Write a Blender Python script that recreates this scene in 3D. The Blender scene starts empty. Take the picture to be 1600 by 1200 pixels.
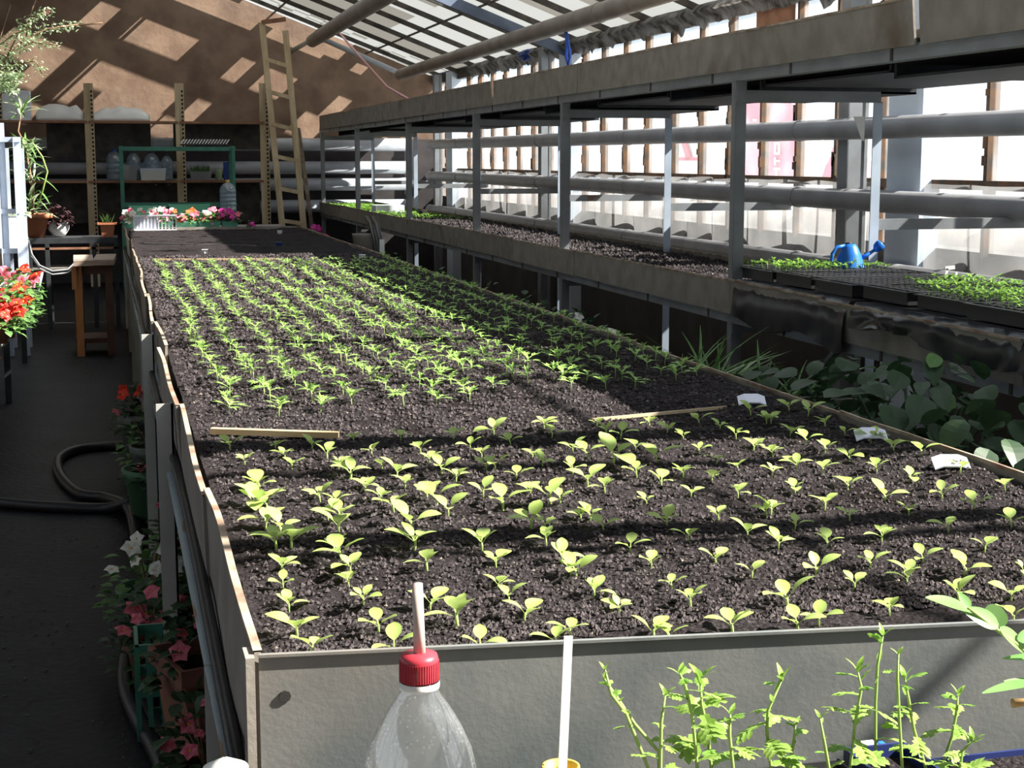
import bpy, bmesh, math, random
import numpy as np
from mathutils import Vector, Matrix, noise
random.seed(7); rng = np.random.default_rng(7)
C = bpy.context.scene.collection
PI = math.pi
# ------------------------------------------------------------------ camera
F = 2400.0
yc = Vector((-635, 350, -F)).normalized(); zc = Vector((0, F, 350)).normalized(); xc = yc.cross(zc)
ROT = Matrix((xc, yc, zc)); EYE = Vector((0, 0, 1.6))
cd = bpy.data.cameras.new('camera'); cam = bpy.data.objects.new('camera', cd); C.objects.link(cam)
cd.sensor_width = 36; cd.lens = F / 1600 * 36; cd.clip_start = .05; cd.clip_end = 300
cam.matrix_world = Matrix.Translation(EYE) @ ROT.to_4x4()
bpy.context.scene.camera = cam
def P(u, v, X=None, Y=None, Z=None):            # surveying: where the sight line of a photo pixel meets a plane of the room
    d = ROT @ Vector((u - 800, 600 - v, -F))
    t = (X / d.x) if X is not None else (Y / d.y) if Y is not None else ((Z - 1.6) / d.z)
    return EYE + d * t
# ------------------------------------------------------------------ sky, sun, exposure
SUN_DIR = Vector((-1, .35, -.92)).normalized()  # direction the light travels
w = bpy.data.worlds.new('sky'); bpy.context.scene.world = w; w.use_nodes = True
bg = w.node_tree.nodes['Background']; bg.inputs[0].default_value = (.80, .90, 1, 1); bg.inputs[1].default_value = 1.15
sd = bpy.data.lights.new('sun', 'SUN'); sd.energy = 22; sd.angle = math.radians(.6); sd.color = (1, .95, .86)
so = bpy.data.objects.new('sun', sd); C.objects.link(so); so.rotation_euler = SUN_DIR.to_track_quat('-Z', 'Y').to_euler(); so.location = (9, -3, 9)
vs = bpy.context.scene.view_settings
vs.view_transform = 'Standard'; vs.look = 'None'; vs.exposure = 0.0; vs.gamma = 1; vs.use_curve_mapping = False
# ------------------------------------------------------------------ materials
M = {}
def nt(name):
    m = bpy.data.materials.new(name); m.use_nodes = True; t = m.node_tree; t.nodes.clear()
    o = t.nodes.new('ShaderNodeOutputMaterial'); M[name] = m
    return m, t, o
def mat(name, col, rough=.6, col2=None, scale=8, detail=6, metal=0, bump=0, bscale=60, lo=.35, hi=.65, col3=None, spec=.4, stretch=None, s3=2.5, lo3=.55, hi3=.7, trans=0):
    m, t, o = nt(name); N = t.nodes; L = t.links
    b = N.new('ShaderNodeBsdfPrincipled'); b.inputs['Roughness'].default_value = rough; b.inputs['Metallic'].default_value = metal
    b.inputs['Specular IOR Level'].default_value = spec
    tc = N.new('ShaderNodeTexCoord'); src = tc.outputs['Object']
    if stretch:
        mp = N.new('ShaderNodeMapping'); mp.inputs['Scale'].default_value = stretch; L.new(src, mp.inputs[0]); src = mp.outputs[0]
    csock = None
    def mixn(a, c, sc, l, h, det):
        n = N.new('ShaderNodeTexNoise'); n.inputs['Scale'].default_value = sc; n.inputs['Detail'].default_value = det; L.new(src, n.inputs['Vector'])
        r = N.new('ShaderNodeMapRange'); r.inputs[1].default_value = l; r.inputs[2].default_value = h; L.new(n.outputs[0], r.inputs[0])
        x = N.new('ShaderNodeMix'); x.data_type = 'RGBA'; L.new(r.outputs[0], x.inputs[0])
        if isinstance(a, tuple): x.inputs[6].default_value = (*a, 1)
        else: L.new(a, x.inputs[6])
        x.inputs[7].default_value = (*c, 1)
        return x.outputs[2]
    if col2: csock = mixn(col, col2, scale, lo, hi, detail)
    if col3: csock = mixn(csock if csock else col, col3, s3, lo3, hi3, 4)
    if csock: L.new(csock, b.inputs['Base Color'])
    else: b.inputs['Base Color'].default_value = (*col, 1)
    if bump:
        n = N.new('ShaderNodeTexNoise'); n.inputs['Scale'].default_value = bscale; n.inputs['Detail'].default_value = 5; L.new(src, n.inputs['Vector'])
        bp = N.new('ShaderNodeBump'); bp.inputs['Strength'].default_value = bump; bp.inputs['Distance'].default_value = .01; L.new(n.outputs[0], bp.inputs['Height']); L.new(bp.outputs[0], b.inputs['Normal'])
    last = b.outputs[0]
    if trans:
        tr = N.new('ShaderNodeBsdfTranslucent')
        if csock: L.new(csock, tr.inputs[0])
        else: tr.inputs[0].default_value = (*col, 1)
        mx = N.new('ShaderNodeMixShader'); mx.inputs[0].default_value = trans; L.new(last, mx.inputs[1]); L.new(tr.outputs[0], mx.inputs[2]); last = mx.outputs[0]
    L.new(last, o.inputs[0]); return m
def glassy(name, clear, tint=(1, 1, 1), film=(.6, .6, .58), trl=.5, noise_sc=None, lo=.4, hi=.6, gloss=.06, hi_clear=None):
    """thin sheet: part clear, part diffusing"""
    m, t, o = nt(name); N = t.nodes; L = t.links
    tp = N.new('ShaderNodeBsdfTransparent'); tp.inputs[0].default_value = (*tint, 1)
    df = N.new('ShaderNodeBsdfDiffuse'); df.inputs[0].default_value = (*film, 1)
    tl = N.new('ShaderNodeBsdfTranslucent'); tl.inputs[0].default_value = (*film, 1)
    m1 = N.new('ShaderNodeMixShader'); m1.inputs[0].default_value = trl; L.new(df.outputs[0], m1.inputs[1]); L.new(tl.outputs[0], m1.inputs[2])
    m2 = N.new('ShaderNodeMixShader'); L.new(m1.outputs[0], m2.inputs[1]); L.new(tp.outputs[0], m2.inputs[2])
    if noise_sc:
        tc = N.new('ShaderNodeTexCoord'); n = N.new('ShaderNodeTexNoise'); n.inputs['Scale'].default_value = noise_sc; n.inputs['Detail'].default_value = 5
        L.new(tc.outputs['Object'], n.inputs['Vector']); r = N.new('ShaderNodeMapRange')
        r.inputs[1].default_value = lo; r.inputs[2].default_value = hi; r.inputs[3].default_value = clear; r.inputs[4].default_value = clear if hi_clear is None else hi_clear
        L.new(n.outputs[0], r.inputs[0]); L.new(r.outputs[0], m2.inputs[0])
    else: m2.inputs[0].default_value = clear
    g = N.new('ShaderNodeBsdfGlossy'); g.inputs['Roughness'].default_value = .08
    m3 = N.new('ShaderNodeMixShader'); m3.inputs[0].default_value = gloss; L.new(m2.outputs[0], m3.inputs[1]); L.new(g.outputs[0], m3.inputs[2])
    L.new(m3.outputs[0], o.inputs[0]); return m
mat('soil', (.017, .014, .015), .95, (.062, .052, .054), 170, 4, bump=1, bscale=110, lo=.5, hi=.72, col3=(.012, .009, .009), s3=3, lo3=.5, hi3=.7, spec=.1)
mat('crumb', (.026, .022, .023), .95, (.09, .076, .078), 40, spec=.1)
mat('floor_stone', (.10, .10, .105), .8, spec=.2)
mat('crumb_pale', (.22, .18, .15), .9, spec=.1)
mat('floor', (.008, .009, .0105), .6, (.015, .016, .018), 5, 10, bump=.5, bscale=30, col3=(.006, .006, .008), spec=.2)
mat('plaster', (.18, .115, .08), .92, (.27, .185, .13), 3.2, 9, bump=.35, bscale=16, col3=(.12, .08, .062), s3=1.2)
mat('wall_paint', (.05, .045, .042), .9, (.08, .07, .065), 3, 8, bump=.2, bscale=14)
mat('asbestos', (.225, .20, .172), .85, (.30, .27, .235), 9, 8, bump=.12, bscale=80, col3=(.15, .11, .08), s3=2.2, lo3=.6, hi3=.75, spec=.2)
mat('sheet_edge', (.42, .35, .27), .8, (.2, .12, .08), 14)  # cream tone paints the light caught along sheet tops
mat('zinc', (.13, .145, .145), .45, (.20, .205, .195), 7, 10, bump=.05, bscale=120, col3=(.27, .21, .17), s3=1.3, lo3=.55, hi3=.75, spec=.35)
mat('painted_steel', (.25, .265, .28), .5, (.19, .195, .2), 6, 6, col3=(.17, .1, .07), s3=5, lo3=.66, hi3=.74)
mat('pale_steel', (.5, .57, .68), .45, (.4, .46, .55), 5)
mat('rusty_rail', (.42, .5, .56), .5, (.34, .22, .12), 10, 5, lo=.55, hi=.62, stretch=(6, .4, 2))
mat('pipe_paint', (.30, .30, .315), .45, (.23, .225, .235), 4, 6, spec=.5)
mat('warm_pipe', (.28, .245, .205), .55, (.2, .17, .14), 4, 6)
mat('white_pipe', (.44, .46, .50), .45, (.34, .36, .39), 4)
mat('dado_paint', (.045, .040, .042), .85, (.07, .06, .06), 4)
mat('rust_bar', (.075, .06, .05), .85, (.17, .085, .04), 14, 6, col3=(.07, .055, .045), s3=8)
mat('dark_bar', (.035, .033, .033), .7, (.09, .075, .06), 9)
mat('dark_tray', (.02, .024, .027), .6, (.035, .04, .045), 12)
mat('column_paint', (.66, .74, .85), .5, (.58, .66, .77), 3)
mat('leg_lit', (.50, .50, .47), .55, (.42, .41, .38), 6)  # side light on the left legs put into a paler colour
mat('wood_shaded', (.09, .05, .035), .8, (.13, .07, .05), 8)  # trestle wood with shade put into its colour
mat('blue_grey', (.16, .2, .28), .6, (.11, .14, .2), 5)
mat('wood_cream', (.62, .5, .34), .7, (.42, .31, .18), 8, 5, stretch=(1, 1, .2))
mat('wood_strip', (.62, .46, .26), .7, (.5, .35, .18), 20, stretch=(.1, 1, 1))
mat('wood_plank', (.40, .32, .27), .75, (.24, .17, .13), 10, 6, stretch=(.15, 1.5, 1))
mat('wood_orange', (.50, .22, .08), .7, (.36, .15, .05), 10, stretch=(1, 1, .2))
mat('wood_rust', (.22, .10, .06), .8, (.33, .17, .1), 8)
mat('wood_grey', (.16, .15, .14), .8, (.24, .22, .2), 12, stretch=(.3, 1, 1))
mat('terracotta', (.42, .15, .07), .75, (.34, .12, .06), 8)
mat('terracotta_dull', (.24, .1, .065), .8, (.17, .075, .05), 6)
mat('green_pot', (.06, .15, .08), .6); mat('grey_pot', (.14, .16, .14), .6)
mat('white_plastic', (.80, .80, .78), .35); mat('label_plastic', (.72, .74, .86), .4)
mat('styrofoam', (.85, .86, .88), .8, (.7, .73, .8), 20, bump=.2, bscale=90)
mat('blue_plastic', (.02, .16, .62), .35); mat('navy_plastic', (.02, .03, .12), .4)
mat('dark_blue', (.02, .05, .22), .5); mat('bright_blue_rope', (.03, .1, .5), .6)
mat('red_cap', (.48, .045, .06), .35, (.36, .03, .05), 12); mat('yellow_cap', (.8, .45, .05), .4); mat('yellow_pot', (.72, .5, .08), .5)
mat('green_rack', (.07, .24, .17), .45, (.05, .18, .13), 12); mat('green_tray', (.12, .42, .3), .5)
mat('black_rubber', (.012, .012, .014), .45); mat('black_film', (.018, .018, .022), .28, spec=.6)
mat('black_plastic', (.03, .03, .032), .45, spec=.5); mat('pink_ribbon', (.8, .45, .47), .6)
mat('straw', (.62, .52, .48), .5, (.5, .38, .33), 30); mat('grey_card', (.5, .52, .55), .6)
mat('leaf_lettuce', (.42, .58, .13), .5, (.54, .68, .24), 30, trans=.4, spec=.3)
mat('leaf_lettuce_vein', (.48, .62, .22), .5, trans=.3)
mat('leaf_marigold', (.29, .50, .11), .5, (.40, .60, .18), 40, trans=.35, spec=.3)
mat('stem_green', (.34, .48, .14), .5, trans=.2)
mat('leaf_herb', (.22, .38, .06), .5, (.36, .50, .14), 25, trans=.35)
mat('leaf_cucumber', (.16, .36, .09), .45, (.24, .42, .14), 12, trans=.4)
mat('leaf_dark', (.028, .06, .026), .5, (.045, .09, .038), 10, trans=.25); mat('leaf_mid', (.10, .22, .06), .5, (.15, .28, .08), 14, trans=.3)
mat('leaf_pale', (.35, .48, .25), .5, (.5, .6, .4), 14, trans=.3); mat('leaf_purple', (.05, .02, .025), .5)
mat('leaf_tray', (.17, .36, .05), .5, (.28, .46, .09), 30, trans=.3)
mat('stem_brown', (.22, .13, .08), .7); mat('dry_leaf', (.4, .25, .1), .7)
mat('pink', (.78, .12, .20), .5, (.85, .25, .34), 40, trans=.25); mat('magenta', (.62, .02, .32), .5, trans=.25)
mat('red', (.8, .05, .03), .5, trans=.25); mat('white_petal', (.85, .85, .8), .5, trans=.25); mat('orange', (.8, .15, .04), .5, trans=.2)
mat('snow', (.75, .78, .82), .9, (.6, .62, .64), .5); mat('banner_pink', (.78, .20, .30), .6, (.7, .16, .26), 1); mat('banner_white', (.85, .85, .85), .6)
mat('banner_red', (.72, .08, .14), .6); mat('mound', (.16, .13, .11), .9, (.25, .22, .2), 2)
mat('torn', (.30, .29, .28), .8, (.05, .045, .04), 9, 5, trans=.3)
mat('black_hole', (.01, .01, .01), .9); mat('dirt_spot', (.02, .018, .016), .9)
glassy('glass', .9, (.97, .99, 1), (.7, .7, .7), .5, 2.5, .45, .7, .04, .72)
glassy('roof_clear', .93, (1, 1, 1), (.6, .6, .55), .5, gloss=.03)
glassy('roof_white', .01, (1, 1, 1), (.25, .26, .26), .42, 3.0, .35, .65, .02, .0)
glassy('roof_dirty', .02, (1, 1, 1), (.13, .125, .115), .42, 5.0, .3, .6, .02, .0)
glassy('film', .66, (1, 1, 1), (.5, .49, .49), .55, 1.6, .4, .6, .04, .5)
glassy('bottle_pet', .97, (.97, .985, 1), (.85, .88, .9), .4, 22, .5, .68, .16, .88)
glassy('bottle_blue', .6, (.7, .85, .95), (.6, .7, .78), .4, gloss=.12)
glassy('tub', .35, (1, 1, 1), (.75, .78, .8), .5, gloss=.08)
# ------------------------------------------------------------------ mesh helpers
WL = {}
def wloc(o): return WL.get(o.name, Vector((0, 0, 0)))
class MB:
    def __init__(s): s.v = []; s.f = []; s.mi = []; s.m = 0
    def add(s, vs, fs):
        b = len(s.v); s.v += [tuple(v) for v in vs]; s.f += [tuple(i + b for i in f) for f in fs]; s.mi += [s.m] * len(fs); return s
    def box(s, c, d, rz=0, rx=0, ry=0, taper=1):
        R = Matrix.Rotation(rz, 3, 'Z') @ Matrix.Rotation(ry, 3, 'Y') @ Matrix.Rotation(rx, 3, 'X'); c = Vector(c); x, y, z = d[0] / 2, d[1] / 2, d[2] / 2
        vs = [c + R @ Vector((i * x * (taper if k < 0 else 1), j * y * (taper if k < 0 else 1), k * z)) for k in (-1, 1) for (i, j) in ((-1, -1), (1, -1), (1, 1), (-1, 1))]
        return s.add(vs, [(3, 2, 1, 0), (4, 5, 6, 7), (0, 1, 5, 4), (1, 2, 6, 5), (2, 3, 7, 6), (3, 0, 4, 7)])
    def span(s, a, b): a = Vector(a); b = Vector(b); return s.box((a + b) / 2, [abs(q) for q in (b - a)])
    def beam(s, a, b, w, h, roll=0):
        a = Vector(a); b = Vector(b); d = (b - a).normalized(); up = Vector((0, 0, 1)) if abs(d.z) < .95 else Vector((0, 1, 0))
        x = d.cross(up).normalized(); u = x.cross(d)
        if roll: q = Matrix.Rotation(roll, 3, d); x = q @ x; u = q @ u
        vs = [p + x * i * w / 2 + u * j * h / 2 for p in (a, b) for (i, j) in ((-1, -1), (1, -1), (1, 1), (-1, 1))]
        return s.add(vs, [(3, 2, 1, 0), (4, 5, 6, 7), (0, 1, 5, 4), (1, 2, 6, 5), (2, 3, 7, 6), (3, 0, 4, 7)])
    def angle(s, a, b, w=.05, t=.006, flip=1, roll=0):   # L section
        a = Vector(a); b = Vector(b); d = (b - a).normalized(); up = Vector((0, 0, 1)) if abs(d.z) < .95 else Vector((0, 1, 0))
        x = d.cross(up).normalized() * flip; u = x.cross(d) * flip
        s.beam(a + x * 0, b, w, t, roll)
        q = Matrix.Rotation(roll, 3, d); x = q @ x; u = q @ u
        o = x * (w / 2 - t / 2) - u * (w / 2); s.beam(a + o, b + o, t, w, roll); return s
    def tube(s, pts, r, n=8, cap=True):
        pts = [Vector(p) for p in pts]; R = r if isinstance(r, (list, tuple)) else [r] * len(pts); vs = []; fs = []; x = None
        for i, p in enumerate(pts):
            d = (pts[min(i + 1, len(pts) - 1)] - pts[max(i - 1, 0)]).normalized()
            if x is None: x = d.cross(Vector((0, 0, 1)) if abs(d.z) < .9 else Vector((0, 1, 0))).normalized()
            else: x = (x - d * x.dot(d)).normalized()
            y = d.cross(x)
            vs += [p + (x * math.cos(2 * PI * k / n) + y * math.sin(2 * PI * k / n)) * R[i] for k in range(n)]
        for i in range(len(pts) - 1):
            for k in range(n): fs.append((i * n + k, i * n + (k + 1) % n, (i + 1) * n + (k + 1) % n, (i + 1) * n + k))
        if cap: fs += [tuple(range(n))[::-1], tuple((len(pts) - 1) * n + k for k in range(n))]
        return s.add(vs, fs)
    def lathe(s, c, prof, n=16, sx=1, sy=1, cap=True):
        c = Vector(c); vs = [c + Vector((r * sx * math.cos(2 * PI * k / n), r * sy * math.sin(2 * PI * k / n), z)) for r, z in prof for k in range(n)]; fs = []
        for i in range(len(prof) - 1):
            for k in range(n): fs.append((i * n + k, i * n + (k + 1) % n, (i + 1) * n + (k + 1) % n, (i + 1) * n + k))
        if cap: fs.append(tuple(range(n))[::-1])
        return s.add(vs, fs)
    def square(s, c, prof, rz=0, w=1):    # square-section vessel
        c = Vector(c); vs = []; fs = []; R = Matrix.Rotation(rz, 3, 'Z')
        for r, z in prof: vs += [c + R @ Vector((i * r * w, j * r, z)) for (i, j) in ((-1, -1), (1, -1), (1, 1), (-1, 1))]
        for i in range(len(prof) - 1):
            for k in range(4): fs.append((i * 4 + k, i * 4 + (k + 1) % 4, (i + 1) * 4 + (k + 1) % 4, (i + 1) * 4 + k))
        fs.append((3, 2, 1, 0)); return s.add(vs, fs)
    def leaf(s, base, d, up, L, W, curl=.3, shape='oval', fold=.15, n=6):
        base = Vector(base); d = Vector(d).normalized(); x = d.cross(Vector(up)).normalized(); u = x.cross(d); vs = []; fs = []
        for i in range(n + 1):
            t = i / n
            if shape == 'spat': wd = (.10 + .9 * max(0, math.sin(PI * min(1, max(0, (t - .28) / .74))) ** .65)) if t < .999 else .12
            elif shape == 'long': wd = math.sin(PI * (t * .92 + .06)) ** .8
            elif shape == 'round': wd = math.sqrt(max(0, 1 - (2 * t - 1) ** 2)) + .03
            elif shape == 'tooth': wd = math.sin(PI * (t * .85 + .08)) * (1 if i % 2 else .55)
            else: wd = math.sin(PI * (t ** .8 * .95 + .03)) ** .7
            p = base + d * L * t + u * (-curl * L * t * t)
            for sgn in (-1, 0, 1): vs.append(p + x * sgn * wd * W / 2 + u * (abs(sgn) * fold * wd * W))
        for i in range(n):
            a = i * 3; fs += [(a, a + 1, a + 4, a + 3), (a + 1, a + 2, a + 5, a + 4)]
        return s.add(vs, fs)
    def build(s, name, mats, parent=None, smooth=False):
        me = bpy.data.meshes.new(name); off = wloc(parent) if parent else Vector((0, 0, 0))
        vs = [(a - off.x, b - off.y, c - off.z) for a, b, c in s.v]
        me.from_pydata(vs, [], s.f)
        for m in (mats if isinstance(mats, (list, tuple)) else [mats]): me.materials.append(M[m])
        if isinstance(mats, (list, tuple)): me.polygons.foreach_set('material_index', s.mi)
        if smooth: me.polygons.foreach_set('use_smooth', [True] * len(s.f))
        me.update(); o = bpy.data.objects.new(name, me); C.objects.link(o)
        if parent: o.parent = parent; WL[o.name] = off
        return o
def tag(o, label=None, cat=None, group=None, kind=None):
    for k, v in (('label', label), ('category', cat), ('group', group), ('kind', kind)):
        if v: o[k] = v
    return o
def thing(name, loc, label=None, cat=None, group=None, kind=None):
    o = bpy.data.objects.new(name, None); C.objects.link(o); o.empty_display_size = .1; o.location = loc; WL[o.name] = Vector(loc); return tag(o, label, cat, group, kind)
def copy_tree(o, loc=None, rz=None, sc=None, label=None, parent=None):
    c = o.copy(); C.objects.link(c); c.parent = parent
    if loc is not None: c.location = loc
    if rz is not None: c.rotation_euler = (0, 0, rz)
    if sc is not None: c.scale = (sc,) * 3
    if label: c['label'] = label
    for ch in o.children: copy_tree(ch, parent=c)
    return c
def piece(me, name, mats, parent, loc, rot=None, sc=None):   # a shared mesh as a part
    o = bpy.data.objects.new(name, me); C.objects.link(o); o.parent = parent; o.location = Vector(loc) - wloc(parent)
    if rot is not None: o.rotation_euler = rot
    if sc is not None: o.scale = sc if isinstance(sc, (tuple, list)) else (sc,) * 3
    return o
def mesh(mb, mats):
    o = mb.build('tmp', mats); me = o.data; bpy.data.objects.remove(o); return me
R = random.uniform
# ================================================================== THE SETTING
XW, ZE, SL, YB, XL, YF = 4.4, 2.72, .38, 21.0, -2.6, -2.5     # window wall, eave, roof slope, back wall, left wall, wall behind the camera
XR = -.4
def zr(x): return ZE + (XW - x) * SL
floor = thing('floor', (0, 0, 0), kind='structure')
mb = MB(); n = 60
vs = [(XL + (XW + .1 - XL) * i / n, YF + (YB - YF) * j / 160, .006 * noise.noise(Vector((i * .3, j * .35, 0)))) for j in range(161) for i in range(n + 1)]
mb.add(vs, [(j * (n + 1) + i, j * (n + 1) + i + 1, (j + 1) * (n + 1) + i + 1, (j + 1) * (n + 1) + i) for j in range(160) for i in range(n)])
mb.build('surface', 'floor', floor, True)
gb = MB()
for k in range(260):
    x, y, r = R(-.6, .12), R(3.6, 7) , R(.002, .005); gb.box((x, y, .006), (r * 2, r * 1.4, r), R(0, 3), R(-.3, .3))
tag(gb.build('floor_grit', 'floor_stone', floor), kind='stuff')
# back wall
mb = MB(); mb.add([(XL, YB, 0), (XW + .2, YB, 0), (XW + .2, YB, zr(XW + .2)), (XR, YB, zr(XR)), (XL, YB, zr(XR) - .9), (XL, YB + .2, 0), (XW + .2, YB + .2, 0), (XW + .2, YB + .2, zr(XW + .2)), (XR, YB + .2, zr(XR)), (XL, YB + .2, zr(XR) - .9)],
                  [(0, 1, 2, 3, 4), (9, 8, 7, 6, 5), (0, 5, 6, 1), (1, 6, 7, 2), (2, 7, 8, 3), (3, 8, 9, 4), (4, 9, 5, 0)])
tag(mb.build('wall_back', 'plaster'), kind='structure')
tag(MB().span((XL, YB - .02, 0), (XW, YB, 1.88)).build('trim_6', 'dado_paint'), kind='structure')
mb = MB(); mb.box(((XL + XW) / 2, YF, 2.2), (XW - XL, .1, 4.6)); tag(mb.build('wall_front', 'wall_paint'), kind='structure')
mb = MB(); mb.box((XL - .06, (YF + YB) / 2, .55), (.1, YB - YF, 1.1)); mb.box((XL - .06, (YF + YB) / 2, 2.85), (.1, YB - YF, .5)); tag(mb.build('wall_left', 'wall_paint'), kind='structure')
wl = thing('window_6', (XL, 9, 1.1), kind='structure')
for k in range(20):
    y = YF + k * (YB - YF) / 20; y2 = YF + (k + 1) * (YB - YF) / 20; MB().span((XL - .08, y - .03, 1.1), (XL, y + .03, 2.6)).build('glazing_bar', 'dark_bar', wl); MB().span((XL - .05, y + .03, 1.1), (XL - .044, y2 - .03, 2.6)).build('pane', 'glass' if y < 8 else 'roof_white', wl)
mb = MB(); mb.box((XW + .1, (YF + YB) / 2, .56), (.18, YB - YF, 1.12)); wr = tag(mb.build('wall_right', 'wall_paint'), kind='structure')
# columns along the window wall
for k, (y0, y1) in enumerate(((-1.9, -1.5), (1.1, 1.5), (7.62, 8.0), (14.2, 14.62), (19.45, 19.8))):
    t = thing('trim_%d' % (k + 1), (XW - .09, (y0 + y1) / 2, 0), kind='structure')
    mb = MB(); mb.box((XW - .04, (y0 + y1) / 2, 1.36), (.12, y1 - y0, 2.72)); mb.build('column', 'column_paint', t)
    mb = MB(); mb.box((XW - .13, y1 + .22, 1.36), (.02, .04, 2.7)); mb.box((XW - .13, y1 + .40, 1.36), (.10, .12, 2.7)); mb.build('side_post', 'painted_steel', t)
# windows: four bays of upright glazing bars, each pane and bar a piece
ZS = 1.494
bars = [7.11, 6.35, 5.6, 4.9, 4.2, 3.5, 2.8, 2.1, .5, -.2, -.9, 8.25, 8.82, 9.39, 9.96, 10.54, 11.11, 11.7, 12.33, 12.89, 13.51, 14.09, 15.28, 15.89, 16.5, 17.09, 17.7, 18.3, 18.9, 20.2, 20.8]
bays = [(-2.4, 1.1), (1.5, 7.62), (8.0, 14.2), (14.62, 19.45), (19.8, 21.0)]
for k, (y0, y1) in enumerate(bays):
    t = thing('window_%d' % (k + 1), (XW, (y0 + y1) / 2, 1.1), kind='structure')
    ys = sorted(y for y in bars if y0 + .05 < y < y1 - .05)
    mb = MB(); mb.span((XW - .03, y0, ZS - .05), (XW + .05, y1, ZS + .0)); mb.build('sill', 'rust_bar', t)
    mb = MB(); mb.span((XW - .03, y0, ZE - .1), (XW + .05, y1, ZE)); mb.build('head_rail', 'dark_bar', t)
    for y in ys:
        mb = MB(); mb.span((XW - .02, y - .016, 1.1), (XW + .04, y + .016, ZE - .08))
        for q in range(10): z = R(1.5, 2.6); mb.box((XW - .02, y + R(-.012, .012), z), (.02, R(.02, .035), R(.03, .12)))
        mb.build('glazing_bar', 'rust_bar', t)
    e = [y0] + ys + [y1]
    for a, b in zip(e[:-1], e[1:]):
        if b - a < .06: continue
        mb = MB(); mb.span((XW + .01, a + .01, 1.1), (XW + .016, b - .01, ZS - .05)); mb.build('lower_pane', 'glass', t)
        mb = MB(); mb.span((XW + .01, a + .01, ZS), (XW + .016, b - .01, ZE - .1)); mb.build('pane', 'glass', t)
# brown board closing one light of the window, and rust-stained top
tag(MB().span((XW - .05, 9.42, 2.46), (XW - .03, 10.0, 2.72)).build('cover_board', 'wood_rust'), 'dark brown board nailed over the top of the window wall above the shelf', 'board')
# torn film hanging under the eave
mb = MB(); rows = []
for j in range(300):
    y = 3.5 + j * .05; a = noise.noise(Vector((y * 1.3, 0, 0))) + .5 * noise.noise(Vector((y * 6.1, 8, 0))); b = noise.noise(Vector((y * 2.7, 3, 0))) + .4 * noise.noise(Vector((y * 9, 1, 0)))
    lo = 2.60 - .05 * abs(b) - (.12 * max(0, a) if noise.noise(Vector((y * 3, 20, 0))) > 0 else 0)
    rows.append([(XW - .10 + .03 * b, y, 2.74), (XW - .16 + .05 * a, y, 2.68), (XW - .1 + .05 * b, y, 2.63), (XW - .08 + .04 * a, y, lo)])
mb.add([p for r in rows for p in r], [(j * 4 + k, (j + 1) * 4 + k, (j + 1) * 4 + k + 1, j * 4 + k + 1) for j in range(299) for k in range(3)])
tag(mb.build('torn_insulation', 'torn', None, True), 'grey torn insulation film sagging along the eave above the windows', 'film')
# clear-white film curtain over the lower window wall, one length per bay
for k, (y0, y1, lab) in enumerate(((1.6, 7.55, 'wrinkled translucent film curtain right of the wide blue-grey column'), (8.08, 14.15, 'wrinkled translucent film curtain behind the middle of the lower bench'),
                              (14.7, 19.4, 'wrinkled translucent film curtain on the far stretch of window wall'))):
    mb = MB(); n = int((y1 - y0) / .04); zz = [.80, .92, 1.05, 1.2, 1.35, 1.43, 1.47]
    for i in range(n + 1):
        y = y0 + (y1 - y0) * i / n
        for z in zz:
            amp = .025 + .02 * (1.5 - z); x = XW - .09 + amp * math.sin(y * 9 + 2 * math.sin(y * 1.7)) + .02 * noise.noise(Vector((y * 6, z * 2, k)))
            zt = z + (.018 * noise.noise(Vector((y * 3, 7, 0))) if z > 1.4 else 0)
            mb.v.append((x, y, zt))
    m_ = len(zz); vv = mb.v; mb.v = []; mb.add(vv, [(i * m_ + j, (i + 1) * m_ + j, (i + 1) * m_ + j + 1, i * m_ + j + 1) for i in range(n) for j in range(m_ - 1)])
    tag(mb.build('film_curtain', 'film', None, True), lab, 'curtain')
# roof
ceil = thing('ceiling', (0, 0, 3), kind='structure')
cols = [4.4, 3.85, 3.3, 2.75, 2.2, 1.65, 1.1, .35, XR]
PITCH = .52; Y0 = YF
nY = int((YB - YF) / PITCH) + 1
pm = {}; cnt_ = [0]
def pane_me(w, l):
    cnt_[0] += 1
    k = (round(w, 3), round(l, 3))
    if k not in pm:
        for m in ('roof_clear', 'roof_white', 'roof_dirty'):
            b = MB(); b.add([(-w / 2, -l / 2, w / 2 * SL), (w / 2, -l / 2, -w / 2 * SL), (w / 2, l / 2, -w / 2 * SL), (-w / 2, l / 2, w / 2 * SL)], [(0, 1, 2, 3)])
            b.add([(x, y, z + .004) for x, y, z in b.v[:4]], [(0, 1, 2, 3), ]); b.f.pop(); b.mi.pop()
            b.v = b.v[:4]
            pm[k + (m,)] = mesh(b, m)
        pm[k] = 1
    return pm[k + ('roof_clear',)], pm[k + (('roof_white', 'roof_white', 'roof_dirty')[noise.noise(Vector((len(pm) * .37 + cnt_[0] * 1.7, 0, 0))) > .12 and 2],)]
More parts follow.
